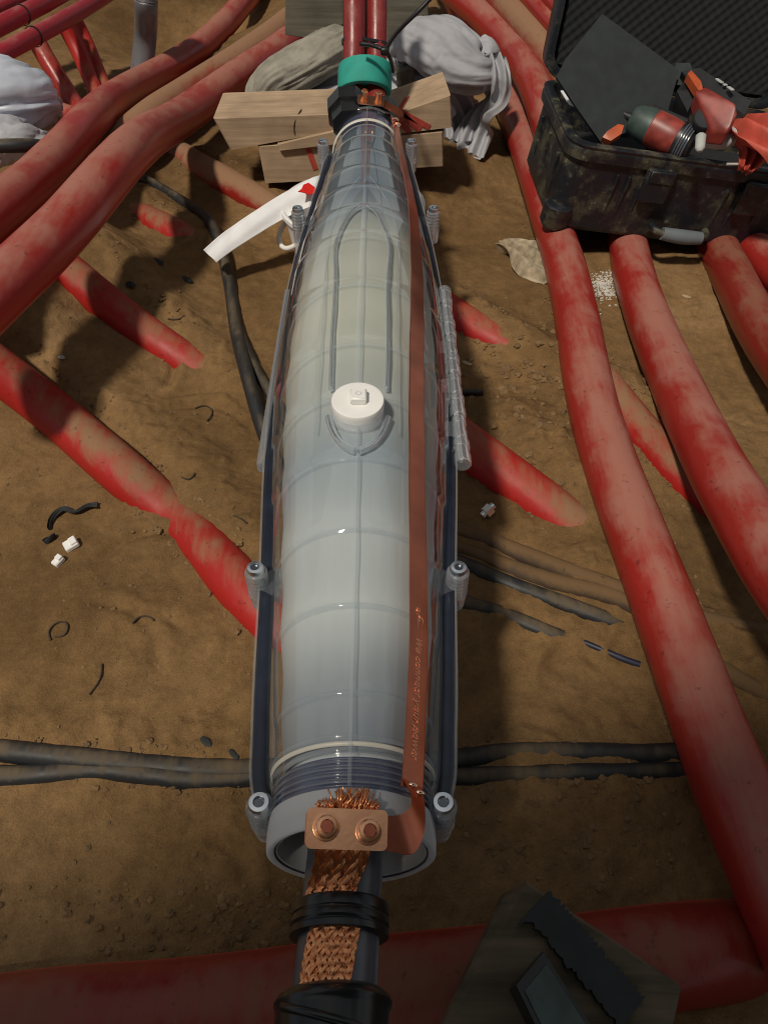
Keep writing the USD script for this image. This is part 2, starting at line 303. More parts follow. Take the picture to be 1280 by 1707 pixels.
def Gfine(x, y):
    p = np.stack([x, y, x * 0], -1)
    z = G(x, y)
    rough = np.clip((meshkit.fbm(p * 3.1 + 9, 2, 9) - .38) * 3.5, 0, 1)
    near = np.clip((.48 - y) / .16, 0, 1) * .5 * np.clip(meshkit.fbm(p * 6 + 4, 2, 15) * 2.2 - .4, 0, 1); right = np.clip((x - .05) / .1, 0, 1) * np.clip(1 - abs(y - .95) / .3, 0, 1) * np.clip((.45 - x) / .1, 0, 1)
    for poly, w, h in RID:
        right = np.maximum(right, .75 * np.exp(-(seg_dist(x, y, poly) / (w * 1.2)) ** 2))
    rough = np.clip(np.maximum(np.maximum(rough * .35, near), right * .9), 0, 1)
    r1 = 1 - abs(meshkit.fbm(p * 26, 3, 21) * 2 - 1)
    cl = meshkit.fbm(p * 55, 3, 31)
    for cx_, cy_, r_, a0, a1, h_ in ARCS:
        dx, dy = x - cx_, y - cy_; d = np.hypot(dx, dy); an = np.arctan2(dy, dx)
        inside = np.clip((an - a0) / .4, 0, 1) * np.clip((a1 - an) / .4, 0, 1)
        z = z - h_ * np.exp(-((d - r_) / .008) ** 2) * inside + h_ * .8 * np.exp(-((d - r_ - .018) / .012) ** 2) * inside
    return z + rough * ((r1 - .6) * .014 + np.clip(cl - .5, 0, 1) * .02) + (meshkit.fbm(p * 30, 2, 11) - .5) * .006 + (meshkit.noise(p * 150, 41) - .5) * .0014 * (1 + rough)
def sheet(xs, ys, fn):
    X, Y = np.meshgrid(xs, ys); Z = fn(X, Y)
    R = np.stack([X, Y, Z], -1)
    return grid_mesh(R, closed_u=False, cap=False)
xs = np.r_[-12, -7, -4.5, -3.2, np.linspace(-2.4, -.85, 160)[:-1], np.linspace(-.85, .95, 460)[:-1], np.linspace(.95, 2.4, 150), 3.2, 4.5, 7, 12]
ys = np.r_[-10, -5, -2, -.7, np.linspace(-.2, .08, 20)[:-1], np.linspace(.08, 1.9, 480)[:-1], np.linspace(1.9, 4.6, 260), 5.5, 7, 10, 14]
gm = sheet(xs, ys, Gfine)
p = obj('ground', gm, 'sand', smooth=True); tag(p, 'brown trench sand that the ducts and cables lie on', 'ground', kind='structure')
def light_blocker():  # overhead sheet out of view, placed to shade the foreground
    m = bbox((-.6, -2.9, 2.45), (3.4, 2.03, .012), .004)
    m.vertices = (m.vertices - [-1.0, -.87, 2.45]) @ np.array([[math.cos(.30), math.sin(.30), 0], [-math.sin(.30), math.cos(.30), 0], [0, 0, 1.]]) + [-1.0, -.87, 2.45]
    return m
p = obj('unseen_light_blocker', light_blocker(), 'blocker_look'); tag(p, 'unseen dark sheet behind the viewer, placed to shade the foreground', 'light_blocker', kind='structure')

for (x0, x1) in ((-3.6, -.30), (.05, 3.2)):  # strips out of view; the gap between them shapes reflections in the shell
    p = obj('unseen_light_blocker', bbox(((x0 + x1) / 2, 5.6, 2.5), ((x1 - x0) / 2, 3.1, .012), .004), 'blocker_look'); tag(p, 'unseen dark strip out of view ahead, placed to shape reflections in the shell', 'light_blocker', kind='structure')
# ---------------------------------------------------------------- red ducts
DR = .0415
def duct(pts, label, mat_='red_duct', r=DR, name='red_duct', group='red ducts lying in the trench', cat_='duct', n=110, seg=28, bump=.0012, kind=None):
    return solo(name, tube(pts, r, n, seg, bump=bump, bs=9, seed=len(USED) + int(abs(pts[0][0]) * 100)), mat_, label, cat_, None)
# right hand side
duct([P(700, -120, .14), P(775, 30, .09), P(838, 150, .055), P(884, 265, .052), P(912, 350, .05), P(938, 430, .045), P(966, 560, .046), P(994, 700, .045), P(1034, 820, .046), P(1080, 940, .05), P(1120, 1045, .05), P(1162, 1160, .05), P(1200, 1260, .052), P(1268, 1420, .056), P(1350, 1600, .06)],
     'longest red duct, curving from behind the white cloth to the lower right corner', n=170)
duct([P(1040, 300, .03), P(1046, 400, .024), P(1060, 470, .028), P(1084, 540, .036), P(1120, 626, .052), P(1178, 749, .085), P(1240, 860, .12), P(1320, 980, .16), P(1420, 1100, .19)],
     'red duct emerging under the tool case front and rising to the right edge')
duct([P(1150, 330, .03), P(1200, 420, .02), P(1240, 500, .028), P(1300, 600, .05), P(1380, 700, .08)], 'short faded red duct at the right edge below the tool case', 'red_duct_dull')
duct([P(1215, 350, .03), P(1262, 420, .03), P(1320, 480, .05), P(1420, 560, .08)], 'red duct in the far right edge touching the case corner', 'red_duct', r=.036)
duct([P(690, -60, .16), P(790, 15, .15), P(848, 75, .15), P(888, 135, .15), P(912, 200, .13), P(940, 300, .09)], 'dusty red duct passing left of the open case lid, behind the knotted cloth')
duct([P(770, -70, .20), P(838, 5, .19), P(885, 55, .19), P(925, 110, .17), P(990, 210, .10)], 'sand coloured dusty duct partly hidden by the open case lid', 'red_duct_caked')
duct([P(830, -70, .24), P(886, 0, .24), P(915, 32, .235), P(970, 90, .22)], 'thin bright red duct at the top edge left of the case lid', r=.027)
duct([P(870, -70, .27), P(912, -10, .27), P(950, 30, .26), P(1000, 70, .25)], 'thin red duct just cut by the top edge beside the case lid', r=.026)
# left hand side
duct([P(440, -40, .03), P(390, 22, .03), P(325, 84, .035), P(250, 129, .06), P(150, 200, .17), P(50, 307, .225), P(-20, 365, .25), P(-140, 470, .27)], 'upper of the big red ducts that slope down from the left edge')
duct([P(520, 40, .10), P(450, 92, .10), P(400, 125, .11), P(300, 196, .14), P(200, 270, .255), P(100, 385, .255), P(0, 482, .255), P(-130, 600, .255)], 'lower big red duct leaving the left edge, ending behind the grey sack', r=.043)
duct([P(500, 20, .12), P(430, 75, .11), P(300, 160, .10), P(225, 215, .10), P(150, 290, .06), P(60, 420, .02)], 'dusty brownish duct squeezed behind the lower big red duct', 'red_duct_caked', r=.04)
def buried(pts, label, mat_='red_duct_sandy', r=DR, **k):
    return duct([Pg(a, b, o) for a, b, o in pts], label, mat_, r=r, **k)
buried([(-160, 500, .02), (-40, 590, .026), (60, 664, .016), (150, 740, .012), (225, 805, .004), (285, 858, -.026), (330, 900, -.022), (380, 955, -.010), (450, 1030, -.012), (520, 1100, -.03)], 'half buried red duct from the left edge to the joint, sand along its top', r=.037, n=140)
buried([(40, 380, -.02), (110, 450, -.002), (180, 508, .004), (250, 562, -.006), (310, 603, -.020), (380, 650, -.05)], 'red duct half sunk in the sand below the big ducts at left', r=.035)
buried([(190, 330, -.04), (255, 372, -.022), (300, 395, -.019), (350, 425, -.04)], 'small red patch of a buried duct showing beside the black hose', r=.035)
buried([(300, 258, -.02), (350, 288, -.014), (420, 328, -.014), (500, 380, -.03)], 'sand covered pinkish duct running towards the white tub', 'red_duct_caked', r=.036)
buried([(660, 460, -.03), (740, 516, -.018), (790, 548, -.024), (860, 590, -.045)], 'buried red duct showing one patch right of the clear hinge', r=.035)
buried([(640, 640, .0), (720, 700, .004), (800, 762, .006), (880, 822, -.006), (930, 860, -.018), (1000, 920, -.05)], 'red duct emerging from the shadow of the joint and sinking in sand', r=.038)
buried([(1000, 640, -.02), (1060, 716, -.012), (1110, 770, -.014), (1180, 840, -.012), (1240, 900, -.03)], 'buried red duct crossing between the two long right hand ducts', r=.036)
duct([P(-140, 1740, .03), P(60, 1712, .03), P(300, 1692, .03), P(560, 1660, .03), P(860, 1628, .028), P(1060, 1602, .024), P(1165, 1588, .012), P(1260, 1580, -.03)], 'dark red duct crossing along the bottom edge beneath the cable', 'red_duct_dull', r=.046)
# tied bundle and hanging cables, top left
t1 = [P(-60, 125, .2), P(0, 90, .21), P(60, 58, .21), P(120, 25, .2), P(200, -25, .2)]
t2 = [P(-60, 75, .22), P(0, 42, .225), P(60, 12, .225), P(120, -22, .22)]
t3 = [P(-60, 40, .20), P(10, 8, .20), P(70, -20, .20)]
duct(t1, 'lower red cable of the tied bundle in the top left corner', 'pink_cable', r=.0225, name='red_cable', cat_='cable')
duct(t2, 'middle red cable of the tied bundle in the top left corner', 'pink_cable', r=.0235, name='red_cable', cat_='cable')
duct(t3, 'uppermost red cable of the tied bundle in the top left corner', 'pink_cable', r=.022, name='red_cable', cat_='cable')
def tie_ring(cs, r, wd=.0035):   # strap round several parallel cables: hull outline
    th = np.linspace(0, 2 * np.pi, 48, endpoint=False)
    return cs, r
def loop_tie(c, T, centers, r, w=.005, t=.002):
    ax = axes(T); from_pts = []
    for q in centers:
        d = np.asarray(q) - c
        for a in np.linspace(0, 2 * np.pi, 40):
            from_pts.append([d @ ax[1] + r * math.cos(a), d @ ax[2] + r * math.sin(a)])
    from shapely.geometry import MultiPoint
    o = np.array(MultiPoint(from_pts).convex_hull.buffer(.0006).exterior.coords)[:-1]
    R = np.stack([c + ax[0] * s + (o * (1))[:, :1] * ax[1] + o[:, 1:] * ax[2] for s in (-w / 2, w / 2)])
    n = o - o.mean(0); n /= np.linalg.norm(n, axis=1)[:, None]
    o2 = o + n * t
    Q = [R[0], np.array([c + ax[0] * -w / 2 + a * ax[1] + b * ax[2] for a, b in o2]), np.array([c + ax[0] * w / 2 + a * ax[1] + b * ax[2] for a, b in o2]), R[1], R[0]]
    return grid_mesh(np.array(Q), cap=False)
T1 = t1[3] - t1[1]; c1, c2 = P(56, 60, .21), P(36, 24, .225)
solo('cable_tie', [loop_tie(c1, T1, [c1], .0232), ], 'black_tie', 'black cable tie round the lower cable of the top left bundle', 'cable tie')
solo('cable_tie', [loop_tie(c2, T1, [c2], .0242), ], 'black_tie', 'black cable tie round the middle cable of the top left bundle', 'cable tie')
duct([P(62, 70, .16), P(85, 110, .11), P(110, 150, .06), P(150, 215, .0)], 'reddish dirty cable hanging beside the white bag at left', 'red_duct', r=.026, name='hanging_cable', cat_='cable')
duct([P(95, 20, .20), P(125, 75, .12), P(148, 125, .06), P(185, 200, .0)], 'brown cable hanging between the tied bundle and the big ducts', 'red_duct_sandy', r=.022, name='hanging_cable', cat_='cable')
duct([P(120, 20, .16), P(145, 70, .10), P(165, 120, .05), P(200, 190, .0)], 'pinkish dusty cable, rightmost of those hanging behind the big ducts', 'red_duct_sandy', r=.02, name='hanging_cable', cat_='cable')
duct([P(60, 160, .06), P(105, 188, .06), P(150, 200, .06)], 'short red cable stub between white bag and upper big duct', 'red_duct', r=.026, name='hanging_cable', cat_='cable')
duct([P(243, -60, .30), P(243, 0, .24), P(243, 50, .14), P(236, 120, .03)], 'upright grey pipe dropping behind the upper big duct', 'grey_pipe', r=.034, name='grey_pipe', cat_='pipe')

# ---------------------------------------------------------------- black cables in the sand
def bc(pts, label, r=.012, mat_='black_cable', name='black_cable', n=90, cat_='cable'):
    return duct([Pg(a, b, o) for a, b, o in pts], label, mat_, r=r, name=name, cat_=cat_, n=n, seg=14, bump=.0006)
bc([(215, 285, .0), (262, 310, .004), (320, 345, .008), (358, 385, .010), (378, 450, .010), (392, 540, .010), (412, 625, .010), (440, 720, .008), (490, 840, .0)], 'black hose curving down from the big ducts to the left side of the joint', .0125)
bc([(396, 545, -.004), (425, 615, .002), (455, 665, .002), (500, 740, .0)], 'dusty grey branch hose parting from the black hose beside the joint', .0115)
bc([(-60, 1246, -.002), (60, 1258, .001), (160, 1268, .0), (260, 1278, -.003), (360, 1284, -.003), (440, 1284, -.003), (560, 1284, -.006)], 'upper of the half buried black cables left of the joint bolts', .0135)
bc([(-60, 1294, -.002), (60, 1292, .0), (150, 1284, -.003), (250, 1292, -.001), (340, 1300, -.003), (430, 1294, -.003), (560, 1290, -.004)], 'lower of the half buried black cables left of the joint bolts', .0125)
bc([(640, 1275, -.006), (760, 1268, -.004), (840, 1258, -.006), (980, 1256, -.006), (1100, 1258, -.004), (1200, 1250, -.002)], 'upper of the half buried black cables right of the joint', .013)
bc([(640, 1300, -.004), (760, 1298, -.003), (860, 1294, -.006), (1000, 1290, -.006), (1110, 1288, -.006), (1220, 1280, -.006)], 'lower of the half buried black cables right of the joint', .012)
bc([(690, 910, -.002), (780, 945, -.003), (850, 975, -.005), (930, 1004, -.004), (1000, 1030, -.006), (1060, 1052, -.02)], 'grey black cable beside the right middle bolt, sinking under the longest duct', .0125)
bc([(690, 985, -.004), (770, 1005, -.004), (850, 1030, -.005), (930, 1062, -.005), (968, 1075, -.014)], 'shorter grey black cable parallel below it right of the joint', .012)
bc([(960, 1066, .0), (1005, 1084, .002), (1035, 1097, .002), (1066, 1108, .001)], 'thin dark blue wire end in the sand beside the longest duct', .0042, 'blue_wire', 'blue_wire', cat_='wire')
bc([(730, 872, -.006), (830, 908, -.004), (940, 950, -.005), (1050, 990, -.004), (1160, 1030, -.005), (1290, 1060, -.01)], 'brown sand covered cable running right from the middle of the joint', .0135, 'brown_cable')
bc([(730, 905, -.006), (830, 940, -.005), (940, 975, -.004), (1040, 1003, -.004), (1110, 1050, -.006), (1190, 1110, -.006), (1290, 1170, -.01)], 'second brown sand covered cable that bends down at the right', .0135, 'brown_cable')

# ---------------------------------------------------------------- the joint
A, XC = .25, -.0265
Ymid = .86
R_ = CubicSpline([0, .1, .25, .41, .50, .56, .60, .66], [.100, .0995, .0915, .079, .0715, .066, .0635, .062])
def rad(y): return R_(np.minimum(np.abs(np.asarray(y) - Ymid), .66))
def xc(y): return XC - .005 * (np.asarray(y) - .5)
def on(y, dx, h=0.0):   # point on the top of the shell
    r = rad(y) + h; return np.array([xc(y) + dx, y, A + math.sqrt(max(r * r - dx * dx, 1e-9))])
def ringsurf(ylist, rl, seg=72, a0=0, a1=2 * math.pi, closed=True):
    a = np.linspace(a0, a1, seg, endpoint=not closed)
    R = np.stack([np.stack([xc(y) + r * np.sin(a), np.full(seg, y), A + r * np.cos(a)], -1) for y, r in zip(ylist, rl)])
    return grid_mesh(R, closed_u=closed, cap=False)
J = thing('cable_joint', (XC, .86, A - .1), 'long clear cable joint shell with milky inside, spanning the trench', 'cable joint')
RINGS = [.308, .388, .469, .557, .645, .735, .86, .985, 1.075, 1.163, 1.251, 1.332, 1.412]
yl = np.linspace(.262, 1.494, 240)
rl = rad(yl)
for k, b in enumerate(RINGS): rl = rl + .0008 * np.tanh((yl - b) * 300) * (1 if b < Ymid else -1)
obj('shell', ringsurf(yl, rl), 'clear_shell', J, smooth=True)
yi = np.linspace(.262, 1.48, 160)
ib = obj('inner_body', ringsurf(yi, rad(yi) - .0055 - .001 * np.cos(yi * 70)), 'inner_body', J, smooth=True)
# ribbed neck, near
yn = np.linspace(.2185, .262, 150)
obj('ribbed_neck', ringsurf(yn, .0632 + .0006 * np.sin(yn * 2 * math.pi / .0042)), 'clear_shell', J, smooth=True)
yr = np.linspace(.206, .258, 220)
obj('neck_sleeve', ringsurf(yr, .0598 + .0011 * np.sign(np.sin(yr * 2 * math.pi / .0052)) * np.abs(np.sin(yr * 2 * math.pi / .0052)) ** .5), 'indigo_sleeve', J, smooth=True)
for k in range(7):
    b = .2215 + k * .0052
    obj('neck_thread', ringsurf([b - .0009, b, b + .0009], [.0630, .0643, .0630]), 'clear_ridge', J, smooth=True)
for b in (.258, .2655, .271):
    obj('neck_ring', ringsurf([b - .002, b - .001, b + .001, b + .002], [.0655, .0672, .0672, .0655]), 'clear_ridge' if b != .2655 else 'cream_ring', J, smooth=True)
obj('mouth_lip', ringsurf([.232, .2305, .214, .206, .2045, .206, .212, .232], [.0634, .0648, .0655, .0648, .0625, .0595, .0575, .0565]), 'milky_lip', J, smooth=True)
obj('mouth_bush', ringsurf([.2075, .2075, .30], [.0575, .0563, .0515]), 'white_matte', J, smooth=True)
# far neck
yf = np.linspace(1.494, 1.545, 60)
obj('far_neck', ringsurf(yf, np.full(60, .0632)), 'clear_shell', J, smooth=True)
obj('far_sleeve', ringsurf([1.47, 1.545], [.0585, .0585]), 'indigo_sleeve', J, smooth=True)
for b, mm in ((1.487, 'cream_ring'), (1.545, 'clear_ridge')):
    obj('neck_ring', ringsurf([b - .004, b - .002, b + .002, b + .004], [.0645, .0668, .0668, .0645]), mm, J, smooth=True)
for b in RINGS:
    r = float(rad(b))
    obj('ring', ringsurf([b - .0032, b - .0016, b - .0006, b + .0006, b + .0016, b + .0032], [r - .0004, r + .0007, r + .0014, r + .0014, r + .0007, r - .0004]), 'clear_ridge', J, smooth=True)
# seam fin along the top
ys_ = np.linspace(.232, 1.545, 90)
def fin(ys_, h, w, dx=0):
    R = np.stack([np.stack([on(y, dx - w), on(y, dx - w * .8, h), on(y, dx + w * .8, h), on(y, dx + w)]) for y in ys_])
    return grid_mesh(R, closed_u=False, cap=False)
obj('seam', fin(ys_, .0045, .0017), 'clear_ridge', J, smooth=35)
# raised rib frame round the filler and long ribs
def rib(pts, r, h=.0008, n=80):
    c = spline(np.asarray([(x, y, 0) for x, y in pts], float), n)
    return tube([on(b, a, h) for a, b, _ in c], r, sp=False, seg=10)
for s in (-1, 1):
    obj('filler_rib', rib([(s * .001, 1.088), (s * .012, 1.075), (s * .024, 1.04), (s * .0345, .99), (s * .034, .9), (s * .032, .75), (s * .030, .66)], .0026), 'clear_solid', J, smooth=True)
    obj('filler_rib', rib([(s * .031, .618), (s * .024, .592), (s * .012, .572), (s * .002, .565)], .0040), 'clear_solid', J, smooth=True)
    obj('long_rib', rib([(s * .008, 1.20), (s * .030, 1.13), (s * .047, 1.03), (s * .047, .9), (s * .044, .7), (s * .043, .60)], .0011), 'clear_ridge', J, smooth=True)
# filler neck and cap
fy = .622
fn = on(fy, 0); fax = axes((0, -.06, 1.), (1, 0, 0)); fax = np.array([[0, -.06, 1.], [1, 0, 0], [0, 1, .06]]); fax /= np.linalg.norm(fax, axis=1)[:, None]
obj('filler_neck', lathe([(-.022, .0285), (.006, .0272), (.009, .0268)], fn, fax, 40), 'milky_lip', J)
fc = obj('filler_cap', lathe([(-.004, .0262), (.009, .0272), (.014, .0277), (.0165, .0268), (.0172, .025), (.0172, .0001)], fn, fax, 48), 'white_plastic', J)
sq = [bbox(fn + fax[0] * .021 + fax[1] * .001, (.0085, .0085, .0045), .0016, np.array([fax[1], fax[2], fax[0]]))]
obj('cap_grip', sq, 'white_plastic', fc)
obj('cap_dimple', lathe([(.0250, .0001), (.0258, .0026), (.0262, .0030), (.0258, .0034), (.025, .004)], fn + fax[1] * .001, fax, 20), 'milky_lip', fc)
# flanges with gaskets
FH = CubicSpline([.222, .26, .4466, .613, .80, .93, 1.16, 1.378, 1.5], [.074, .081, .093, .105, .110, .110, .102, .084, .074])
yl = np.linspace(.225, 1.50, 130)
for s in (-1, 1):
    def edge(y, off): return np.array([xc(y) + s * off, y])
    def strip(o0, o1, z0, z1):
        R = []
        for y in yl:
            a, b = float(o0(y)), float(o1(y))
            R.append([[xc(y) + s * a, y, z0], [xc(y) + s * a, y, z1], [xc(y) + s * b, y, z1], [xc(y) + s * b, y, z0]])
        return grid_mesh(np.array(R))
    obj('flange', strip(lambda y: rad(y) - .002, lambda y: FH(y), A - .002, A + .004), 'clear_flange', J, smooth=30)
    obj('flange', strip(lambda y: rad(y) - .002, lambda y: FH(y), A - .0095, A - .0035), 'clear_flange', J, smooth=30)
    gl = yl[(yl > .236) & (yl < 1.485)]
    gp = [(xc(.229) + s * .0655, .231, A + .0005)] + [(xc(y) + s * (float(rad(y)) * .45 + float(FH(y)) * .55 + .002), y, A + .0005) for y in gl[2:-2:3]] + [(xc(1.48) + s * .066, 1.49, A + .0005)]
    obj('gasket', tube(gp, .0072, 140, 12, flat=.75), 'gasket', J, smooth=True)
    obj('gasket_line', tube([np.array(q) + [s * .0075, 0, .004] for q in gp], .0012, 140, 8), 'clear_ridge', J, smooth=True)
    # bolt bosses
    for by, off in ((.2355, .0705), (.465, .0945), (1.215, .107), (1.487, .079)):
        c = np.array([xc(by) + s * off, by, A])
        if by > .3: c[0] += s * .004
        prof = [(-.030, .0005), (-.030, .0095), (-.012, .0108)]
        for k in range(6): prof += [(-.011 + k * .0055, .0112), (-.0085 + k * .0055, .0102)]
        prof += [(.021, .0112), (.0225, .0100), (.0225, .0001)]
        bo = obj('bolt_boss', lathe(prof, c, ZA, 28), 'clear_solid', J, smooth=35)
        w1 = hull([c + np.array([-s * a, dy, z]) for a, dd in ((.002, .009), (off - float(rad(by)) + .012, .022)) for dy in (-dd, dd) for z in (-.003, .006)])
        obj('boss_web', w1, 'clear_boss', J)
        hd = [(.018, .0082), (.027, .0086), (.0292, .0076), (.0296, .0046), (.0262, .0040), (.0255, .0001)]
        obj('bolt', lathe(hd, c, ZA, 24), 'zinc', bo, smooth=35)
        obj('bolt_socket', lathe([(.0258, .0042), (.0272, .0041), (.0272, .0001)], c, ZA, 6), 'dark_socket', bo)
        obj('bolt_shank', lathe([(-.028, .004), (.018, .004)], c, ZA, 14), 'zinc', bo)
# piano hinge on the right
hy = np.linspace(1.005, .632, 10)
for k in range(9):
    y0, y1 = hy[k] - .0015, hy[k + 1] + .0015
    off = .1175
    r = .0100 if k % 2 == 0 else .0088
    c = np.array([xc(y0) + off, y0, A + .004])
    L = y1 - y0
    pr = [(0, .0001), (0, r * .9), (L * .04, r), (L * .3, r), (L * .32, r * .9), (L * .62, r * .9), (L * .64, r), (L * .96, r), (L, r * .9), (L, .0001)]
    kn = obj('hinge_knuckle', lathe(pr, c, YA, 18), 'clear_solid', J, smooth=35)
    if k % 2: obj('hinge_leaf', bbox((xc(y0) + off - .009, (y0 + y1) / 2, A + .004), (.008, abs(L) / 2 - .006, .003), .001), 'clear_solid', kn)
obj('hinge_pin', tube([(xc(1.0) + .1155, 1.0, A + .004), (xc(.64) + .1155, .64, A + .004)], .003, 4, 10), 'milky_lip', J)
obj('latch_bar', bbox((xc(.82) - .113, .82, A - .002), (.0045, .185, .008), .0015), 'clear_solid', J)

# ---------------------------------------------------------------- copper earthing strap
SX = CubicSpline([.225, .30, .40, .52, .64, .80, .98, 1.12, 1.30, 1.42, 1.53], [.0425, .0485, .0535, .0565, .0595, .0655, .0700, .0700, .0620, .0545, .0490])
def SP(y, u, h):
    dx = float(SX(y)); y_ = float(y)
    dz = math.sqrt(max((float(rad(y_)) + .0065) ** 2 - dx * dx, 0))
    n = np.array([dx * 1.0, 0, dz]); n /= np.linalg.norm(n)
    sd = np.array([n[2], 0, -n[0]])
    e = 1e-3
    return np.array([xc(y_) + dx, y_, A + dz]) + sd * u + n * (h + .004)
K = thing('copper_strap', (XC + .05, .86, A), 'flat copper strap with embossed words running along the clear joint', 'earthing strap')
yl = np.linspace(.2335, 1.53, 120); w = .0103; R = []
for y in yl:
    wob = .0004 * math.sin(y * 23) + .0003 * math.sin(y * 57)
    R.append([SP(y, a, b + wob) for a, b in ((-w, -.0006), (-w, .0005), (-w + .001, .0009), (0, .0010), (w - .001, .0009), (w, .0005), (w, -.0006))])
obj('strip', grid_mesh(np.array(R)), 'copper_strap', K, smooth=30)
def emboss(text, y_start, hgt, u0=-.0035, length=None):
    t = meshkit.text_mesh(text, hgt, .0007)
    v = t.vertices.copy()
    v[:, 0] += .28 * v[:, 1]
    if length: v[:, 0] *= length / v[:, 0].max()
    t.vertices = np.array([SP(y_start - a, u0 + b, .0011 + c) for a, b, c in v])
    return t
obj('lettering', emboss('We connect your power', .362, .0064, length=.107), 'copper_print', K, smooth=False)
lo = [emboss('e', .391, .0055), emboss('r', .385, .0055)]
ring_ = [SP(.379 - .0035 * math.cos(a), .0022 + .002 * math.sin(a), .0012) for a in np.linspace(0, 5.2, 16)]
lo += [tube(ring_, .0004, 30, 6), tube([SP(.382, -.0008, .0012), SP(.374, -.0012, .0012), SP(.369, -.0012, .0012)], .0004, 12, 6)]
obj('emblem', lo, 'copper_print', K, smooth=False)
# near clamp: folded strap end, plate, two screws
pc = P(578, 1383, A + .0705); pax = np.array([[.985, .02, -.15], [0, .93, .28], [0, 0, 0]]); pax[0] /= np.linalg.norm(pax[0]); pax[2] = np.cross(pax[0], pax[1]); pax[2] /= np.linalg.norm(pax[2]); pax[1] = np.cross(pax[2], pax[0])
def plate(c, hx, hy, t, rr=.004, ax=pax):
    from shapely.geometry import box as sbox
    g = sbox(-hx + rr, -hy + rr, hx - rr, hy - rr).buffer(rr, quad_segs=6)
    m = trimesh.creation.extrude_polygon(g, t, engine='earcut'); m.vertices = c + m.vertices @ ax
    return m
cp = obj('clamp_plate', [plate(pc, .0282, .0132, .0024)], 'copper_plate', K, smooth=25)
obj('clamp_plate', [plate(pc - pax[2] * .007, .0285, .0125, .0022)], 'copper_plate', K, smooth=25, label='lower clamp plate under the braid')
for sx in (-.0145, .0150):
    c = pc + pax[0] * sx + pax[1] * (.0008 if sx < 0 else -.0008) + pax[2] * .0024
    ax = np.array([pax[2], pax[0], pax[1]])
    sc = obj('clamp_screw', lathe([(0, .0094), (.0012, .0094), (.0014, .0090), (.0014, .0078), (.0058, .0078), (.0070, .0066), (.0072, .0046), (.0030, .0042), (.0030, .0001)], c, ax, 28), 'copper_plate', K, smooth=30)
    obj('screw_socket', lathe([(.0070, .0045), (.0032, .0040), (.0031, .0001)], c, ax, 6), 'copper_strap', sc, smooth=False)
# strap end bent round to the plate
e0, e1 = SP(.235, -w, .001), SP(.235, w, .001)
q = lambda a, b, c=0: pc + pax[0] * a + pax[1] * b + pax[2] * c
tail = [[q(.020, .011, .0), q(.020, -.0125, .0)], [q(.034, .010, -.001), q(.033, -.0135, -.001)], [q(.041, .0125, -.003), q(.046, -.0145, -.0035)], [q(.046, .018, -.006), q(.055, -.004, -.009)], [e0 + [0, .004, 0], e1 + [-.001, .002, 0]]]
R = []
for a, b in tail:
    a, b = np.array(a), np.array(b); n = np.array([0, -.2, .98]) * .0009
    R.append([a - n, a + n, b + n, b - n])
R = np.array(R); R = np.stack([spline(R[:, k], 26) for k in range(4)], 1)
obj('strap_end', grid_mesh(R), 'copper_strap', K, smooth=35)
for dy, dx in ((.0, -.002), (-.004, .005)):
    c = SP(.236 + dy, dx, .0012)
    obj('rivet', tube([c + [-.003, 0, 0], c + [.0, 0, .0012], c + [.004, -.001, 0]], [.0012, .002, .0012], 10, 10), 'copper_bright', K)
# far clamp
fcn = P(618, 168, A + .072); fx = np.array([[.99, 0, -.10], [.03, .97, .24], [0, 0, 0]]); fx[0] /= np.linalg.norm(fx[0]); fx[2] = np.cross(fx[0], fx[1]); fx[2] /= np.linalg.norm(fx[2]); fx[1] = np.cross(fx[2], fx[0])
obj('clamp_plate', plate(fcn, .026, .013, .0024, ax=fx), 'copper_plate', K, smooth=25, label='clamp plate at the far end')
for sx in (-.013, .014):
    c = fcn + fx[0] * sx + fx[2] * .002
    ax = np.array([fx[2], fx[0], fx[1]])
    sc = obj('clamp_screw', lathe([(0, .0078), (.003, .0078), (.003, .0062), (.017, .0062), (.019, .005), (.019, .003), (.015, .003), (.015, .0001)], c, ax, 20), 'copper_plate', K, smooth=30)
f0 = SP(1.528, 0, 0)
R = []
for a, b in [(fcn + fx[0] * .02 + fx[1] * .01, fcn + fx[0] * .02 - fx[1] * .011), (fcn + fx[0] * .036 + fx[1] * .006 - fx[2] * .004, fcn + fx[0] * .034 - fx[1] * .014 - fx[2] * .004), (f0 + [.017, .01, .004], f0 + [.004, -.016, .006]), (SP(1.52, w, .001), SP(1.50, -w * .6, .001))]:
    a, b = np.array(a), np.array(b); n = np.array([.2, -.2, .95]) * .001
    R.append([a - n, a + n, b + n, b - n])
R = np.array(R); R = np.stack([spline(R[:, k], 22) for k in range(4)], 1)
obj('strap_end', grid_mesh(R), 'copper_strap', K, smooth=35)
for k in range(3):
    c = SP(1.515 - .014 * k, -.002 + .004 * (k % 2), .002)
    obj('rivet', tube([c + [-.006, .003, 0], c + [0, 0, .004], c + [.006, -.004, .001]], .0022, 10, 8), 'copper_bright', K)

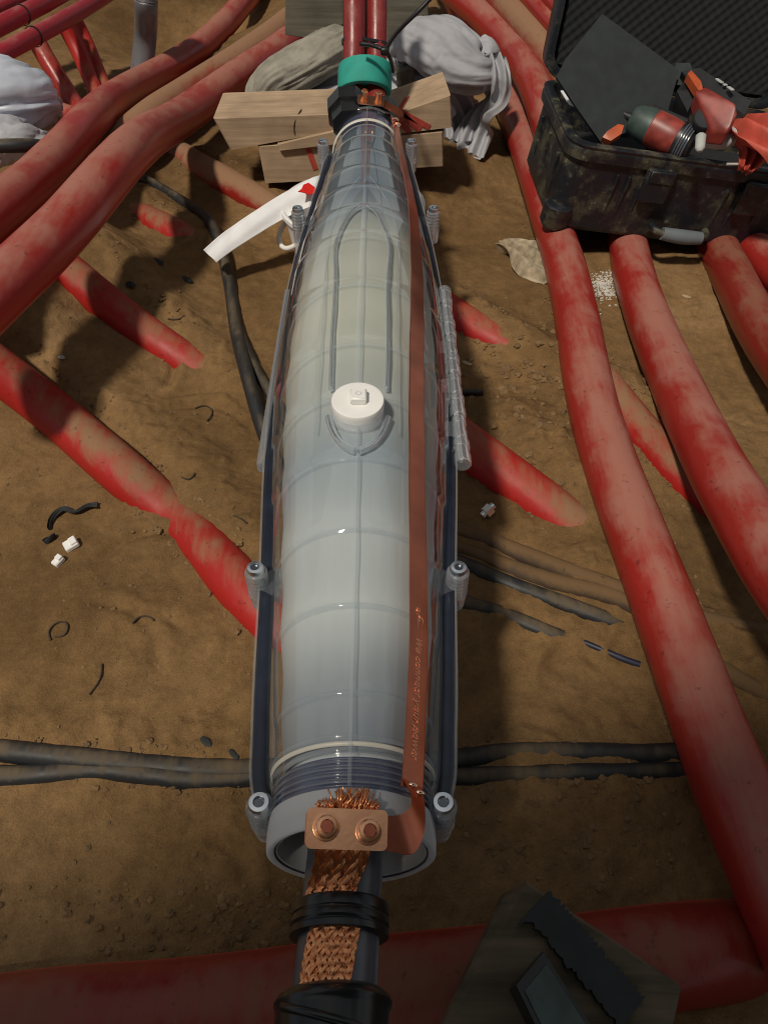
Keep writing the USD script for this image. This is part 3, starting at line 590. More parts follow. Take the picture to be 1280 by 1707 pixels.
# ---------------------------------------------------------------- near cable
cx = lambda y: XC - .0035 + .05 * (y - .2)
N = thing('power_cable', (XC, .08, A), 'dark grey cable with black bands and copper braid leaving the near end', 'cable')
CR = .0292
cz = lambda y: A - .002 + (.2 - y) * .0
cpt = lambda y: np.array([cx(y), y, cz(y)])
obj('sheath', tube([cpt(y) for y in np.linspace(-.25, .42, 30)], CR, sp=False, seg=40), 'cable_grey', N, smooth=True)
def band(prof, matn, name, seg=48, label=None, tilt=0.0):
    R = []
    a = np.linspace(0, 2 * np.pi, seg, endpoint=False)
    for y, r in prof:
        R.append(np.stack([cx(y) + r * np.sin(a), y + tilt * np.cos(a - .5), cz(y) + r * np.cos(a)], -1))
    return obj(name, grid_mesh(np.array(R)), matn, N, smooth=35, label=label)
SH = .009
band([(.172 - (.163 - y_) * .66, r_) for y_, r_ in [(.163, .0295), (.163, .0325), (.1615, .0345), (.158, .0355), (.150, .0357), (.1485, .0350), (.1475, .0350), (.146, .0358), (.140, .0362), (.1375, .0350), (.1365, .0350), (.135, .036), (.129, .0358), (.1275, .034), (.1275, .0295)]], 'black_rubber', 'rubber_band')
def braid(fn, L, W, na, pitch, rs, hs, name, parent, seed=0, m=46):
    g = np.random.default_rng(seed); ms = []
    for d in (1, -1):
        for k in range(na):
            for j in range(3):
                u0 = (k + .22 * (j - 1) + .5) / na * 2 * W - W
                v = np.linspace(0, L, m)
                u = u0 + d * v * pitch
                u = (u + W) % (2 * W * 2); fold = u > 2 * W; u = np.where(fold, 4 * W - u, u) - W
                ph = np.where(fold, -1, 1) * d
                h = hs * (1 + .8 * np.sin(v / L * 2 * math.pi * (L / .0105) + k * math.pi) * ph) + g.normal(0, hs * .12)
                ms.append(tube([fn(a, b, c) for a, b, c in zip(u + g.normal(0, W * .008), v, h)], rs, sp=False, seg=6))
    return obj(name, ms, 'copper_braid', parent, smooth=True)
def onc(u, y, h):   # on the cable's top, u is arc length
    a = u / (CR + .002); r = CR + .0012 + h
    return np.array([cx(y) + r * math.sin(a), y, cz(y) + r * math.cos(a)])
def up_path(u, v, h):   # from under the band up to the clamp
    y = .170 + v
    s = min(max((y - .172) / .026, 0), 1); s = s * s * (3 - 2 * s)
    lo_ = onc(u - .001 + (-.007) * (1 - s), y, h)
    hi = np.array([pc[0] - .002 + u * 1.0, y, pc[2] - .0045 + h + (y - pc[1]) * .30])
    return lo_ * (1 - s) + hi * s
braid(up_path, .040, .0195, 9, .75, .00085, .0011, 'copper_braid', N, 3)
braid(lambda u, v, h: onc(u - .003 - .004 * (.03 - v) / .03, .110 + v, h), .042, .0185, 9, .55, .00085, .0009, 'copper_braid', N, 5)
g = np.random.default_rng(4); ms = []
for k in range(130):
    u = g.uniform(-.022, .022); b = pc + pax[0] * u * .95 + pax[1] * .012 + pax[2] * g.uniform(-.006, .001)
    L = g.uniform(.007, .018) * (1.0 if -.010 < u < .014 else .55)
    d = pax[1] + pax[0] * g.normal(0, .28) + pax[2] * g.uniform(-.1, .22); d /= np.linalg.norm(d)
    ms.append(tube([b - pax[1] * .006, b, b + d * L * .5 + pax[2] * .002, b + d * L + pax[2] * g.normal(0, .002) - np.array([0, 0, .003])], .0007, 9, 5))
obj('frayed_wire', ms, 'copper_braid', N, smooth=True)
band([(.116, .0295), (.115, .034), (.112, .0385), (.1085, .0405), (.106, .0400), (.103, .0385), (.080, .0375), (.06, .0382), (.03, .0388), (-.1, .0395), (-.2, .039)], 'black_rubber', 'tape_wrap', tilt=.002)
obj('tape_end', tube([np.array([cx(.09) + .0395 * math.sin(a), .103 - .018 * (a + .9) / 2, cz(.09) + .0395 * math.cos(a)]) for a in np.linspace(-.9, 1.1, 14)], .0028, 40, 8), 'black_rubber', N, smooth=True)

# ---------------------------------------------------------------- far end: cores, mastic, tape
FZ = .285
core_pts = {
  'left': [np.array([XC - .026, 1.48, A + .012]), np.array([XC - .036, 1.60, A + .030]), P(588, 150, .288), P(590, 85, .345), P(590, 0, .42), P(589, -120, .52)],
  'right': [np.array([XC + .024, 1.48, A + .010]), np.array([XC + .022, 1.60, A + .016]), P(626, 156, .283), P(628, 85, .34), P(628, 0, .415), P(629, -120, .515)],
  'low': [np.array([XC - .003, 1.48, A - .025]), np.array([XC - .004, 1.60, A - .022]), P(607, 176, .248), P(609, 105, .305), P(609, 18, .38), P(609, -120, .485)]}
CRR = .0222
duct(core_pts['left'], 'left of two glossy red cable cores entering the far end', 'red_core', r=CRR, name='cable_core', cat_='cable core')
duct(core_pts['right'], 'right of two glossy red cable cores entering the far end', 'red_core', r=CRR - .001, name='cable_core', cat_='cable core')
duct(core_pts['low'], 'lower red cable core beneath the two glossy ones at the far end', 'red_core', r=CRR - .001, name='cable_core', cat_='cable core')
def tie_at(py):
    a, b, c = P(590, py, .353), P(628, py, .348), P(609, py + 20, .31)
    return loop_tie((a + b) / 2, P(591, 0, .42) - P(590, 85, .345), [a, b, c], .0228, .006, .0028), (a + b) / 2
tm, tc_ = tie_at(74)
z0 = P(641, 84, .378)
Z = thing('zip_tie', tc_, 'long black tie round the red cores with its tail sticking up right', 'cable tie')
obj('loop', tm, 'black_tie', Z)
obj('tail', tube([z0, P(655, 62, .40), P(690, 25, .44), P(722, -8, .47), P(760, -45, .52)], .0038, 40, 10), 'black_tie', Z, smooth=True)
obj('knot', [tube([P(600, 72, .381), P(625, 76, .381), P(641, 84, .376), P(651, 98, .355), P(656, 118, .32)], .0042, 30, 10), bbox(z0, (.008, .008, .007), .003)], 'black_tie', Z, smooth=True)
tcn = P(608, 137, .297); tq = P(588, 150, .288) - P(590, 85, .345); tax = np.array([tq, [tq[2] * 0 + 1, 0, 0], np.cross(tq, [1, 0, 0])]); tax /= np.linalg.norm(tax, axis=1)[:, None]
obj_ = thing('foam_collar', tcn, 'teal foam collar wrapped round the red cores at the far end', 'foam collar')
obj('ring', lathe([(-.03, .050), (-.03, .0545), (-.025, .056), (.015, .056), (.020, .0545), (.022, .051), (.022, .046), (-.02, .04)], tcn, tax, 48), 'teal_foam', obj_, smooth=40)
obj('end_face', lathe([(-.025, .0001), (-.025, .050), (.012, .050), (.012, .0001)], tcn, tax, 40), 'teal_foam', obj_, smooth=40)
# black mastic lump: faceted
W8 = thing('tape_wrapping', (XC, 1.58, A), 'black faceted tape wrapping between the clear shell and the teal collar', 'tape wrapping')
obj('wrap', lathe([(0, .03), (0, .047), (.006, .050), (.032, .052), (.034, .060), (.040, .0635), (.062, .0635), (.068, .058), (.085, .045)], (XC - .006, 1.535, A + .004), YA, 8), 'black_rubber', W8, smooth=20)
obj('wrap', lathe([(0, .03), (0, .048), (.003, .051), (.030, .051), (.034, .046)], (XC - .004, 1.545, A + .003), YA, 32), 'black_rubber', W8, smooth=30)

lump_ax = axes((-.06, .97, .25), (.35, 0, 1))
obj('wrap', lathe([(-.036, .02), (-.036, .034), (-.008, .036), (-.006, .043), (.026, .043), (.034, .030), (.034, .02)], (-.068, 1.575, .293), lump_ax, 8), 'black_rubber', W8, smooth=15)
obj('wrap', lathe([(-.03, .02), (-.03, .030), (.02, .034), (.026, .024)], (-.002, 1.575, .286), lump_ax, 8), 'black_rubber', W8, smooth=15)
# ---------------------------------------------------------------- timbers
def block(poly, Y, depth, b=.004, skew=0.0, dz=0.0):
    f = np.array([PY(a, c, Y) for a, c in poly]); ctr = f.mean(0)
    f2 = ctr + (f - ctr) * .97
    k = np.array([skew, depth, dz])
    return hull(np.vstack([f2, f + [0, b, 0], f + k - [0, b, 0], f2 + k]))
TG = 'timber pieces stacked under the far end'
b1 = thing('timber_beam', PY(470, 230, 1.80), 'thick pale timber beam left of the black wrapping, with dark crack', 'timber', TG)
obj('beam', block([(355, 197), (606, 188), (606, 210), (384, 250)], 1.80, .16), 'timber', b1, smooth=False)
obj('crack', tube([PY(512, 160, 1.958) + [0, 0, .012], PY(505, 180, 1.87), PY(495, 194, 1.803), PY(490, 208, 1.7985), PY(491, 223, 1.7985)], [.003, .0015, .0012, .001, .0012], 24, 6), 'twig', b1)
b2 = thing('timber_beam', PY(700, 190, 1.80), 'pale timber beam right of the joint, marked with red crossed lines', 'timber', TG)
obj('beam', block([(640, 196), (751, 158), (754, 212), (640, 226)], 1.80, .15, skew=-.01), 'timber', b2, smooth=False)
def stripe(a, b, Y, wd, off=.0016):
    p0, p1 = PY(*a, Y - off), PY(*b, Y - off); d = (p1 - p0) / np.linalg.norm(p1 - p0); n = np.cross(d, [0, 1, 0]); n /= np.linalg.norm(n)
    return hull([p + n * s * wd + [0, e, 0] for p in (p0, p1) for s in (-1, 1) for e in (0, .003)])
for a, b, wd in (((668, 190), (700, 216), .007), ((664, 184), (716, 212), .006), ((658, 196), (684, 220), .006)):
    obj('red_mark', stripe(a, b, 1.80, wd), 'red_paint', b2, smooth=False)
tp = [PY(668, 184, 1.80) + [0, .004, 0], None]
t0_, t1_ = PY(664, 187, 1.80), PY(664, 187, 1.80) + np.array([.035, .14, .0])
zt = lambda x: np.interp(x, [PY(640, 196, 1.80)[0], PY(751, 158, 1.80)[0]], [PY(640, 196, 1.8)[2], PY(751, 158, 1.8)[2]])
pts = []
for (x, y) in ((t0_[0] - .006, 1.806), (t0_[0] + .006, 1.806), (t0_[0] + .05, 1.94), (t0_[0] + .034, 1.94)):
    for e in (0, .0016): pts.append((x, y, float(zt(x)) + e))
obj('red_mark', hull(pts), 'red_paint', b2, smooth=False)
b3 = thing('timber_wedge', PY(540, 235, 1.79), 'thin timber wedge under the left pale beam', 'wedge', TG)
obj('wedge', block([(462, 241), (610, 206), (610, 234), (465, 251)], 1.79, .12), 'timber', b3, smooth=False)
b4 = thing('timber_block', PY(520, 270, 1.80), 'lowest left timber block with a red line, above the white tub', 'timber', TG)
obj('block', block([(430, 243), (615, 233), (615, 296), (442, 306)], 1.80, .13), 'timber', b4, smooth=False)
obj('red_mark', stripe((513, 246), (526, 282), 1.80, .006), 'red_paint', b4, smooth=False)
b5 = thing('timber_block', PY(700, 250, 1.80), 'lowest right timber block behind the copper strap', 'timber', TG)
obj('block', block([(625, 229), (738, 219), (739, 277), (625, 284)], 1.80, .13), 'timber', b5, smooth=False)
solo('wood_post', block([(475, 58), (508, 63), (540, 36), (573, 40), (573, -80), (475, -80)], 2.30, .07), 'timber_grey', 'dark weathered board standing left of the red cores at the top', 'post', smooth=False)
solo('wood_post', block([(645, 130), (714, 106), (714, -80), (645, -80)], 2.26, .07), 'timber_grey', 'olive grey board standing right of the red cores at the top', 'post', smooth=False)
solo('wood_post', block([(668, 215), (690, 210), (690, 110), (660, 120)], 2.14, .05), 'timber_grey', 'short dark strip under the olive board beside the teal collar', 'post', smooth=False)  # dark strip continuing below the olive board

# ---------------------------------------------------------------- sacks, cloths, bags
def blob(pts, r, n=80, seg=40, wr=.012, bs=16, seed=0, flat=.8, stretch=(1, 1, 1), fold=0., fk=3.0):
    if fold: n, seg = 150, 110
    m = tube(pts, r, n, seg, flat=flat)
    v = m.vertices; nn = m.vertex_normals
    d = (meshkit.fbm(v * np.array(stretch) * bs, 4, seed) - .5) * 2 * wr + (1 - abs(meshkit.fbm(v * np.array(stretch) * bs * 1.6, 2, seed + 7) * 2 - 1) - .6) * wr * .8
    if fold:
        t, a = np.meshgrid(np.linspace(0, 1, n), np.linspace(0, 2 * np.pi, seg, endpoint=False), indexing='ij')
        q_ = np.stack([np.cos(a) * fk, np.sin(a) * fk, t * 2.2 + .5 * np.sin(a * 2 + seed)], -1)
        f = (1 - abs(meshkit.fbm(q_, 3, seed + 2) * 2 - 1)) ** 2 - .5
        q2 = np.stack([np.cos(a) * fk * 3, np.sin(a) * fk * 3, t * 7 + np.cos(a)], -1)
        f = f + .18 * ((1 - abs(meshkit.fbm(q2, 3, seed + 4) * 2 - 1)) ** 2 - .5)
        d[:n * seg] += (fold * f).ravel()
    m.vertices = v + nn * d[:, None]
    return m
solo('sand_sack', blob([P(420, 175, .10), P(440, 150, .13), P(480, 125, .16), P(530, 95, .19), P(580, 70, .20), P(625, 55, .2)], [.03, .06, .07, .07, .066, .05], seed=3, bs=9, wr=.005, fold=.011, fk=2.6), 'sack', 'grey woven sack slumped left of the red cores behind the pale beam', 'sack')
def ribbon(pts, wd, n=80, m=26, fold=.012, fk=3.0, seed=0, th=.002, up=(0, -.5, .85), ragged=.0):
    pts = np.asarray(pts, float); c = spline(np.c_[pts, np.broadcast_to(wd, (len(pts),))], n); wv = c[:, 3]; c = c[:, :3]
    T, S, Nn = frames(c, up)
    u = np.linspace(-1, 1, m)
    R = c[:, None] + S[:, None] * (u[None, :, None] * wv[:, None, None])
    R = R + Nn[:, None] * (fold * np.sin(u * fk * math.pi + 2 * np.linspace(0, 2, n)[:, None]) * (.5 + meshkit.fbm(R * 6, 2, seed)))[..., None] + Nn[:, None] * ((meshkit.fbm(R * 18, 3, seed + 3) - .5) * fold * 1.6)[..., None]
    if ragged:
        e = np.linspace(0, 1, n)[:, None, None] ** 14
        R = R + T[:, None] * ((meshkit.noise(R * 70, 5) - .3) * ragged)[..., None] * e
    top = R + Nn[:, None] * th; loop = np.concatenate([R, top[:, ::-1]], 1)
    return grid_mesh(loop)
wc = thing('white_cloth_bundle', P(760, 150, .1), 'knotted whitish cloth bag draped right of the cores with its tail hanging', 'cloth')
obj('bag', blob([P(650, 120, .16), P(680, 90, .2), P(720, 75, .25), P(760, 100, .23), P(790, 120, .21), P(812, 118, .20), P(822, 112, .2)], [.03, .06, .085, .09, .065, .028, .016], seed=11, bs=8, wr=.008, flat=.75, fold=.015, fk=1.2), 'white_cloth', wc, smooth=True)
obj('knot', blob([P(806, 100, .22), P(812, 80, .25), P(818, 62, .27)], [.03, .038, .02], 40, 24, seed=5, bs=22, wr=.01), 'white_cloth', wc, smooth=True)
obj('tail', ribbon([P(822, 95, .24), P(826, 130, .21), P(818, 170, .15), P(800, 205, .09), P(776, 255, .03)], [.030, .038, .042, .045, .05], seed=2, ragged=.02, fold=.010), 'white_cloth', wc, smooth=True)
obj('flap', ribbon([P(735, 150, .16), P(765, 185, .10), P(762, 235, .05)], [.06, .05, .035], seed=9, fold=.012), 'white_cloth', wc, smooth=True)
solo('crumpled_wrapper', blob([P(768, 152, .12), P(778, 175, .10), P(776, 215, .05)], [.025, .03, .02], 50, 30, wr=.022, bs=30, seed=21), 'dirty_film', 'crumpled dirty white wrapper between cloth tail and timber', 'wrapper', smooth=20)
solo('pale_sheet', ribbon([P(500, 165, .11), P(560, 150, .12), P(660, 140, .13), P(735, 135, .14)], [.09, .09, .09, .08], fold=.012, up=(0, -.2, 1), seed=4), 'white_cloth', 'pale sheet spread behind the beams below the teal collar', 'sheet')
solo('white_bag', blob([P(-60, 200, .16), P(-10, 170, .19), P(30, 160, .20), P(58, 172, .17), P(84, 205, .10)], [.04, .105, .10, .075, .03], wr=.010, bs=8, seed=31, flat=.9, fold=.024, fk=1.5), 'white_bag', 'white plastic bag at the left edge under the tied cables', 'bag')
solo('white_cloth_scrap', blob([P(-40, 250, .14), P(0, 235, .15), P(40, 232, .15), P(74, 240, .12)], [.05, .07, .06, .02], wr=.010, bs=14, seed=37, flat=.7, fold=.014, fk=1.2), 'white_cloth', 'crumpled white scrap below the white bag, under the black hose', 'cloth', smooth=True)
duct([P(-60, 243, .245), P(0, 243, .245), P(40, 242, .24), P(76, 246, .20), P(120, 262, .14)], 'short black hose lying across the white scrap at the left edge', 'black_cable', r=.013, name='black_hose', cat_='hose', seg=16)
# tub
tb = P(588, 345, .12); tb[2] = .0
TB = thing('white_tub', tb, 'white plastic tub with a wire handle under the far half of joint', 'tub')
g0 = float(G(tb[0], tb[1])) - .015
obj('wall', lathe([(g0, .0001), (g0, .122), (.05, .132), (.118, .143), (.121, .150), (.129, .150), (.131, .146), (.128, .141), (.05, .130), (g0 + .006, .118), (g0 + .006, .0001)], tb, ZA, 64), 'white_plastic', TB, smooth=35)
obj('handle', tube([P(500, 350, .12), P(486, 358, .10), P(466, 404, .06), P(472, 412, .055), P(505, 400, .08), P(520, 396, .1)], .0052, 60, 10), 'white_plastic', TB, smooth=True)
wt = thing('warning_tape', P(430, 370, .05), 'white tape strip with a red print, hanging over the tub', 'tape')
obj('strip', ribbon([P(350, 427, .085), P(380, 402, .10), P(430, 368, .12), P(480, 338, .14), P(525, 318, .165), P(570, 300, .15)], [.018, .020, .022, .025, .028, .026], fold=.003, fk=1.0, up=(.1, -.55, .8), seed=6, n=60, th=.0012), 'white_matte', wt, smooth=True)
c = P(512, 319, .169)
dd = P(530, 312, .169) - P(490, 332, .169); dd /= np.linalg.norm(dd); dn = np.cross([0.1, -.55, .8], dd); dn /= np.linalg.norm(dn)
def flat_poly(pts, th=.0015, off=.004):
    n = np.cross(dd, dn); n = n / np.linalg.norm(n)
    from shapely.geometry import Polygon
    m = trimesh.creation.extrude_polygon(Polygon(pts), th, engine='earcut')
    m.vertices = c + m.vertices[:, :1] * dd + m.vertices[:, 1:2] * dn + (m.vertices[:, 2:] + off) * n
    return m
obj('red_print', flat_poly([(-.022, .006), (-.010, .008), (0, .014), (.014, .013), (.018, 0), (.016, -.012), (.004, -.013), (-.008, -.009), (-.012, -.002)]), 'ribbon_red', wt, smooth=False)

# ---------------------------------------------------------------- tool case
o_ = np.array([.362, 1.512, .262])
e1 = np.array([.344, .018, -.052]); e1 /= np.linalg.norm(e1); e2 = np.array([-.0656, .307, 0.02]); e2 -= e1 * (e2 @ e1); e2 /= np.linalg.norm(e2); e3 = np.cross(e1, e2)
CW, CD, CH = .55, .315, .175
def C3(a, b, c): return o_ + e1 * a + e2 * b + e3 * c     # a: along the front, b: back, c: up from the rim
TC = thing('tool_case', C3(.25, .15, -CH), 'open muddy black tool case at the right with foam lined lid', 'tool case')
from shapely.geometry import box as sbox, LineString
def rrect(x0, y0, x1, y1, r, n=10):
    return np.array(sbox(x0 + r, y0 + r, x1 - r, y1 - r).buffer(r, quad_segs=n).exterior.coords)[:-1]
def shell_case(levels, name, mm, parent, closed=True):   # levels: (inset, height, corner radius)
    R = []
    for ins, h, r in levels:
        R.append([C3(a, b, h) for a, b in rrect(ins, ins, CW - ins, CD - ins, r)])
    return obj(name, grid_mesh(np.array(R), cap=closed), mm, parent, smooth=35)
shell_case([(.03, -CH, .02), (.012, -CH, .028), (.005, -CH + .012, .032), (.004, -.04, .04), (.004, -.03, .04), (-.004, -.028, .044), (-.006, -.012, .046), (-.004, -.006, .045), (-.006, 0, .046), (.0, .003, .042), (.012, .002, .036), (.014, -.01, .034), (.022, -CH + .03, .03), (.03, -CH + .028, .02)], 'body', 'muddy_case', TC)
for k, a in enumerate((.11, .135, .165, .345, .375, .43)):
    obj('body_rib', bbox(C3(a, .0075, -.105), (.0035, .006, .058), .002, np.array([e1, e2, e3 - e2 * .09])), 'muddy_case', TC)
for k, b in enumerate((.07, .16, .24)):
    obj('body_rib', bbox(C3(.0075, b, -.105), (.006, .0035, .058), .002, np.array([e1, e2, e3 - e1 * .09])), 'muddy_case', TC)
for (a, b) in ((.018, .018), (CW - .018, .018)):
    obj('corner_bumper', lathe([(-CH - .002, .0001), (-CH - .002, .022), (-CH + .010, .030), (-CH + .045, .0305), (-CH + .05, .024), (-CH + .05, .0001)], C3(a, b, 0), np.array([e3, e1, e2]), 24), 'muddy_case', TC)
hp = [C3(.215, -.006, -.135), C3(.222, -.028, -.137), C3(.25, -.034, -.138), C3(.30, -.034, -.138), C3(.328, -.028, -.137), C3(.335, -.006, -.135)]
hd_ = obj('carry_handle', tube(hp, .008, 50, 12), 'muddy_case', TC, smooth=True)
obj('handle_grip', tube([C3(.232, -.034, -.138), C3(.275, -.036, -.139), C3(.318, -.034, -.138)], [.0125, .0145, .0125], 24, 16), 'handle_grey', hd_, smooth=35)
obj('latch', [bbox(C3(.40, -.010, -.055), (.03, .007, .034), .004, np.array([e1, e2, e3])), bbox(C3(.40, -.016, -.035), (.024, .004, .012), .002, np.array([e1, e2, e3]))], 'muddy_case', TC)
obj('latch', [bbox(C3(.19, -.010, -.055), (.03, .007, .034), .004, np.array([e1, e2, e3])), bbox(C3(.19, -.016, -.035), (.024, .004, .012), .002, np.array([e1, e2, e3]))], 'muddy_case', TC)
# lid: hinged along the back, leaning backwards
le = e3 * math.cos(.30) + e2 * math.sin(.30); ln = np.cross(e1, le); ln = ln if ln @ e2 < 0 else -ln   # ln faces the front
lo_ = C3(0, CD + .012, .004)
def L3(a, b, c): return lo_ + e1 * a + le * b + ln * c
R = []
for ins, h, r in [(.03, -.075, .02), (.016, -.075, .03), (.006, -.064, .038), (.0, -.01, .042), (-.004, .0, .044), (.004, .004, .04), (.014, .002, .034), (.016, -.02, .032), (.02, -.045, .03)]:
    R.append([L3(a, b, h) for a, b in rrect(ins, ins, CW - ins, CD + .03 - ins, r)])
lid = obj('lid', grid_mesh(np.array(R), cap=True), 'muddy_case', TC, smooth=35)
fx_, fy_ = np.linspace(.024, CW - .024, 170), np.linspace(.024, CD, 110)
X, Y = np.meshgrid(fx_, fy_)
Zf = -.016 + .0022 * np.sin(X * 2 * math.pi / .022) * np.sin(Y * 2 * math.pi / .022)
obj('egg_foam', grid_mesh(lo_ + X[..., None] * e1 + Y[..., None] * le + Zf[..., None] * ln, False, False), 'foam_black', lid, smooth=True)
for k in range(3): obj('hinge_knuckle', tube([L3(.06 + .17 * k, -.004, .002), L3(.11 + .17 * k, -.004, .002)], .007, 4, 12), 'tool_black', lid)
obj('case_floor', hull([C3(a, b, c) for a in (.03, CW - .03) for b in (.03, CD - .03) for c in (-.09, -.085)]), 'foam_black', TC)
# contents
fpn = np.cross(e1, e2 * math.cos(.95) + e3 * math.sin(.95)); fpn /= np.linalg.norm(fpn); fp0 = C3(.1, .07, -.02)
def onplane(px, py, o, n):
    d = ray(px, py); return CAM + d * ((o - CAM) @ n) / (d @ n)
fv = np.array([onplane(a, b, fp0, fpn) for a, b in ((928, 128), (945, 95), (1004, 22), (1132, 116), (1114, 182), (1004, 240), (962, 180))])
solo('foam_sheet', hull(np.vstack([fv, fv + fpn * .008 * (-1 if fpn @ e2 < 0 else 1)])), 'foam_grey', 'dark grey foam sheet leaning inside the open case against the lid', 'foam sheet', smooth=False)
solo('white_card', hull([P(a, b, .272) + [0, 0, z] for a, b in ((934, 152), (950, 150), (958, 178), (948, 174)) for z in (0, .002)]), 'white_matte', 'small white card tucked in the left corner of the case', 'card', smooth=False)
# grey red drill
da, db = P(1052, 196, .27), P(1164, 250, .24)
dax = axes(db - da, (0, 0, 1)); dl = np.linalg.norm(db - da); dax = dax * .86
DT = thing('cordless_drill', (da + db) / 2, 'dirty red and grey drill lying in the case, pointing left', 'drill')
obj('bit', tube([da - dax[0] * .034 + [0, 0, .004], da + dax[0] * .005], [.003, .0045], 8, 8, sp=False) if False else lathe([(-.042, .0012), (-.022, .0035), (-.020, .0075), (0, .0105), (.006, .0115)], da, dax, 18), 'tool_black', DT, smooth=30)
obj('gearbox', lathe([(0, .012), (.002, .026), (.012, .034), (.045, .039), (.055, .039)], da, dax, 28), 'tool_green', DT, smooth=35)
sh = obj('motor_shell', lathe([(.05, .036), (.056, .0405), (.095, .041), (.115, .0395), (.122, .036)], da, dax, 28), 'tool_red', DT, smooth=35)
obj('end_cap', lathe([(.118, .039), (.124, .040), (.145, .038), (.155, .030), (.158, .0001)], da, dax, 28), 'tool_black', DT, smooth=35)
for k in range(4): obj('vent', lathe([(.126 + k * .006, .0402), (.127 + k * .006, .0412), (.129 + k * .006, .0412), (.130 + k * .006, .0402)], da, dax, 28), 'cable_grey', sh)
obj('rail', tube([da + dax[0] * .03 + dax[1] * .012 + dax[2] * .036, da + dax[0] * .12 + dax[1] * .012 + dax[2] * .040], .005, 6, 8), 'tool_black', DT)
obj('handle', tube([da + dax[0] * .085 - dax[2] * .02, da + dax[0] * .095 - dax[2] * .09], [.024, .021], 8, 18, sp=False, up=(1, 0, 0)), 'tool_black', DT, smooth=35)
# red black impact tool with battery
ba, bb_ = P(1158, 128, .325), P(1236, 205, .28)
BT = thing('impact_driver', (ba + bb_) / 2, 'red and black driver with big battery at the back right of case', 'driver')
bx = axes(P(1210, 150, .30) - P(1150, 118, .30), (0, 0, 1))
cB = P(1192, 172, .285)
def pxhull(pts, zt, zb): return hull([P(a, b, zt + dz) + [0, k * .012, 0] for a, b, dz in pts for k in (0,)] + [P(a, b, zt + dz) * [1, 1, 0] + [0, 0, zb] for a, b, dz in pts])
obj('battery', hull([P(a, b, z) + d for a, b, z in ((1136, 118, .335), (1166, 112, .345), (1252, 168, .325), (1240, 190, .305), (1150, 140, .32)) for d in (np.zeros(3), np.array([.008, .03, -.045]))]), 'tool_black', BT, smooth=False)
obj('foot', hull([P(a, b, z) + d for a, b, z in ((1128, 150, .315), (1146, 128, .33), (1162, 150, .322), (1146, 186, .295)) for d in (np.zeros(3), np.array([.004, .01, -.04]))]), 'tool_black', BT, smooth=False)
bod = hull([P(a, b, z) + d for a, b, z in ((1158, 152, .335), (1176, 143, .342), (1226, 172, .332), (1229, 190, .318), (1212, 218, .295), (1186, 216, .29), (1166, 180, .312)) for d in (np.zeros(3), np.array([.002, .01, -.03]))])
bod = bod.subdivide().subdivide().subdivide(); trimesh.smoothing.filter_taubin(bod, iterations=14)
obj('body', bod, 'tool_red', BT, smooth=True)
obj('release_button', hull([P(a, b, z) + d for a, b, z in ((1146, 122, .345), (1152, 116, .348), (1168, 134, .345), (1172, 148, .336), (1164, 150, .334)) for d in (np.zeros(3), np.array([0, .008, -.016]))]), 'tool_orange', BT, smooth=30)
lab = axes(P(1240, 178, .3) - P(1160, 122, .3))
for u, ww in ((-.03, .012), (-.008, .004), (.012, .009)):
    obj('battery_print', bbox(P(1212, 143, .337) + lab[0] * u, (ww, .0035, .0012), .0005, lab), 'rag_grey', BT)
obj('knob', lathe([(-.03, .0001), (-.03, .020), (.004, .024), (.010, .021), (.013, .014), (.014, .0001)], P(1176, 199, .295), axes((-.2, -.6, .75), (1, 0, 0)), 26), 'foam_grey', BT, smooth=35)
solo('knife_handle', hull([P(a, b, z) + d for a, b, z in ((1004, 228, .255), (1012, 218, .265), (1030, 206, .272), (1040, 208, .272), (1036, 222, .262), (1018, 234, .252)) for d in (np.zeros(3), np.array([0, .008, -.012]))]), 'tool_orange', 'orange handle in the case left of the drill', 'handle', smooth=25)
solo('grey_rag', blob([P(1172, 218, .26), P(1196, 222, .265), P(1220, 225, .26), P(1226, 240, .25)], [.03, .04, .03, .012], 40, 30, wr=.012, bs=22, seed=14, flat=.6), 'rag_grey', 'light grey rag in the case right of the drill', 'rag')
solo('olive_pouch', hull([P(a, b, z) + d for a, b, z in ((1120, 116, .32), (1126, 104, .335), (1150, 104, .34), (1156, 120, .33), (1140, 142, .31), (1124, 140, .31)) for d in (np.zeros(3), np.array([0, .02, -.02]))]), 'foam_grey', 'dull pouch against the lid left of the driver', 'pouch', smooth=25)
GL = thing('red_gloves', P(1260, 220, .2), 'orange red rubber gloves draped over the right side of the case', 'gloves')
obj('glove', ribbon([P(1226, 205, .275), P(1255, 215, .285), P(1290, 235, .28), P(1330, 262, .26)], [.03, .045, .05, .05], fold=.016, fk=2, seed=17), 'glove_red', GL, smooth=True)
obj('glove', ribbon([P(1250, 222, .27), P(1258, 245, .255), P(1250, 268, .24), P(1240, 284, .23)], [.04, .03, .022, .014], fold=.008, seed=19), 'glove_red', GL, smooth=True)
solo('screwdriver', [tube([P(1230, 228, .25), P(1248, 226, .25)], .008, 6, 12), tube([P(1215, 229, .25), P(1230, 228, .25)], .002, 4, 8)], 'tool_red', 'small red handled screwdriver beside the red gloves', 'screwdriver')
solo('white_rod', tube([P(1211, 273, .235), P(1230, 273, .235)], .0025, 4, 8), 'salt_white', 'thin white rod at the front edge of the case', 'rod')
solo('glue_tube', lathe([(0, .004), (.006, .009), (.03, .0095), (.034, .005)], P(1166, 252, .27), axes((.05, .4, .35)), 16), 'rag_grey', 'small pale tube beside the rear of the drill', 'tube')
duct([P(1240, 150, .14), P(1262, 158, .14), P(1300, 172, .14)], 'yellow wire lying on the sand right of the case lid', 'yellow_wire', r=.004, name='yellow_wire', cat_='wire', seg=8, n=20)

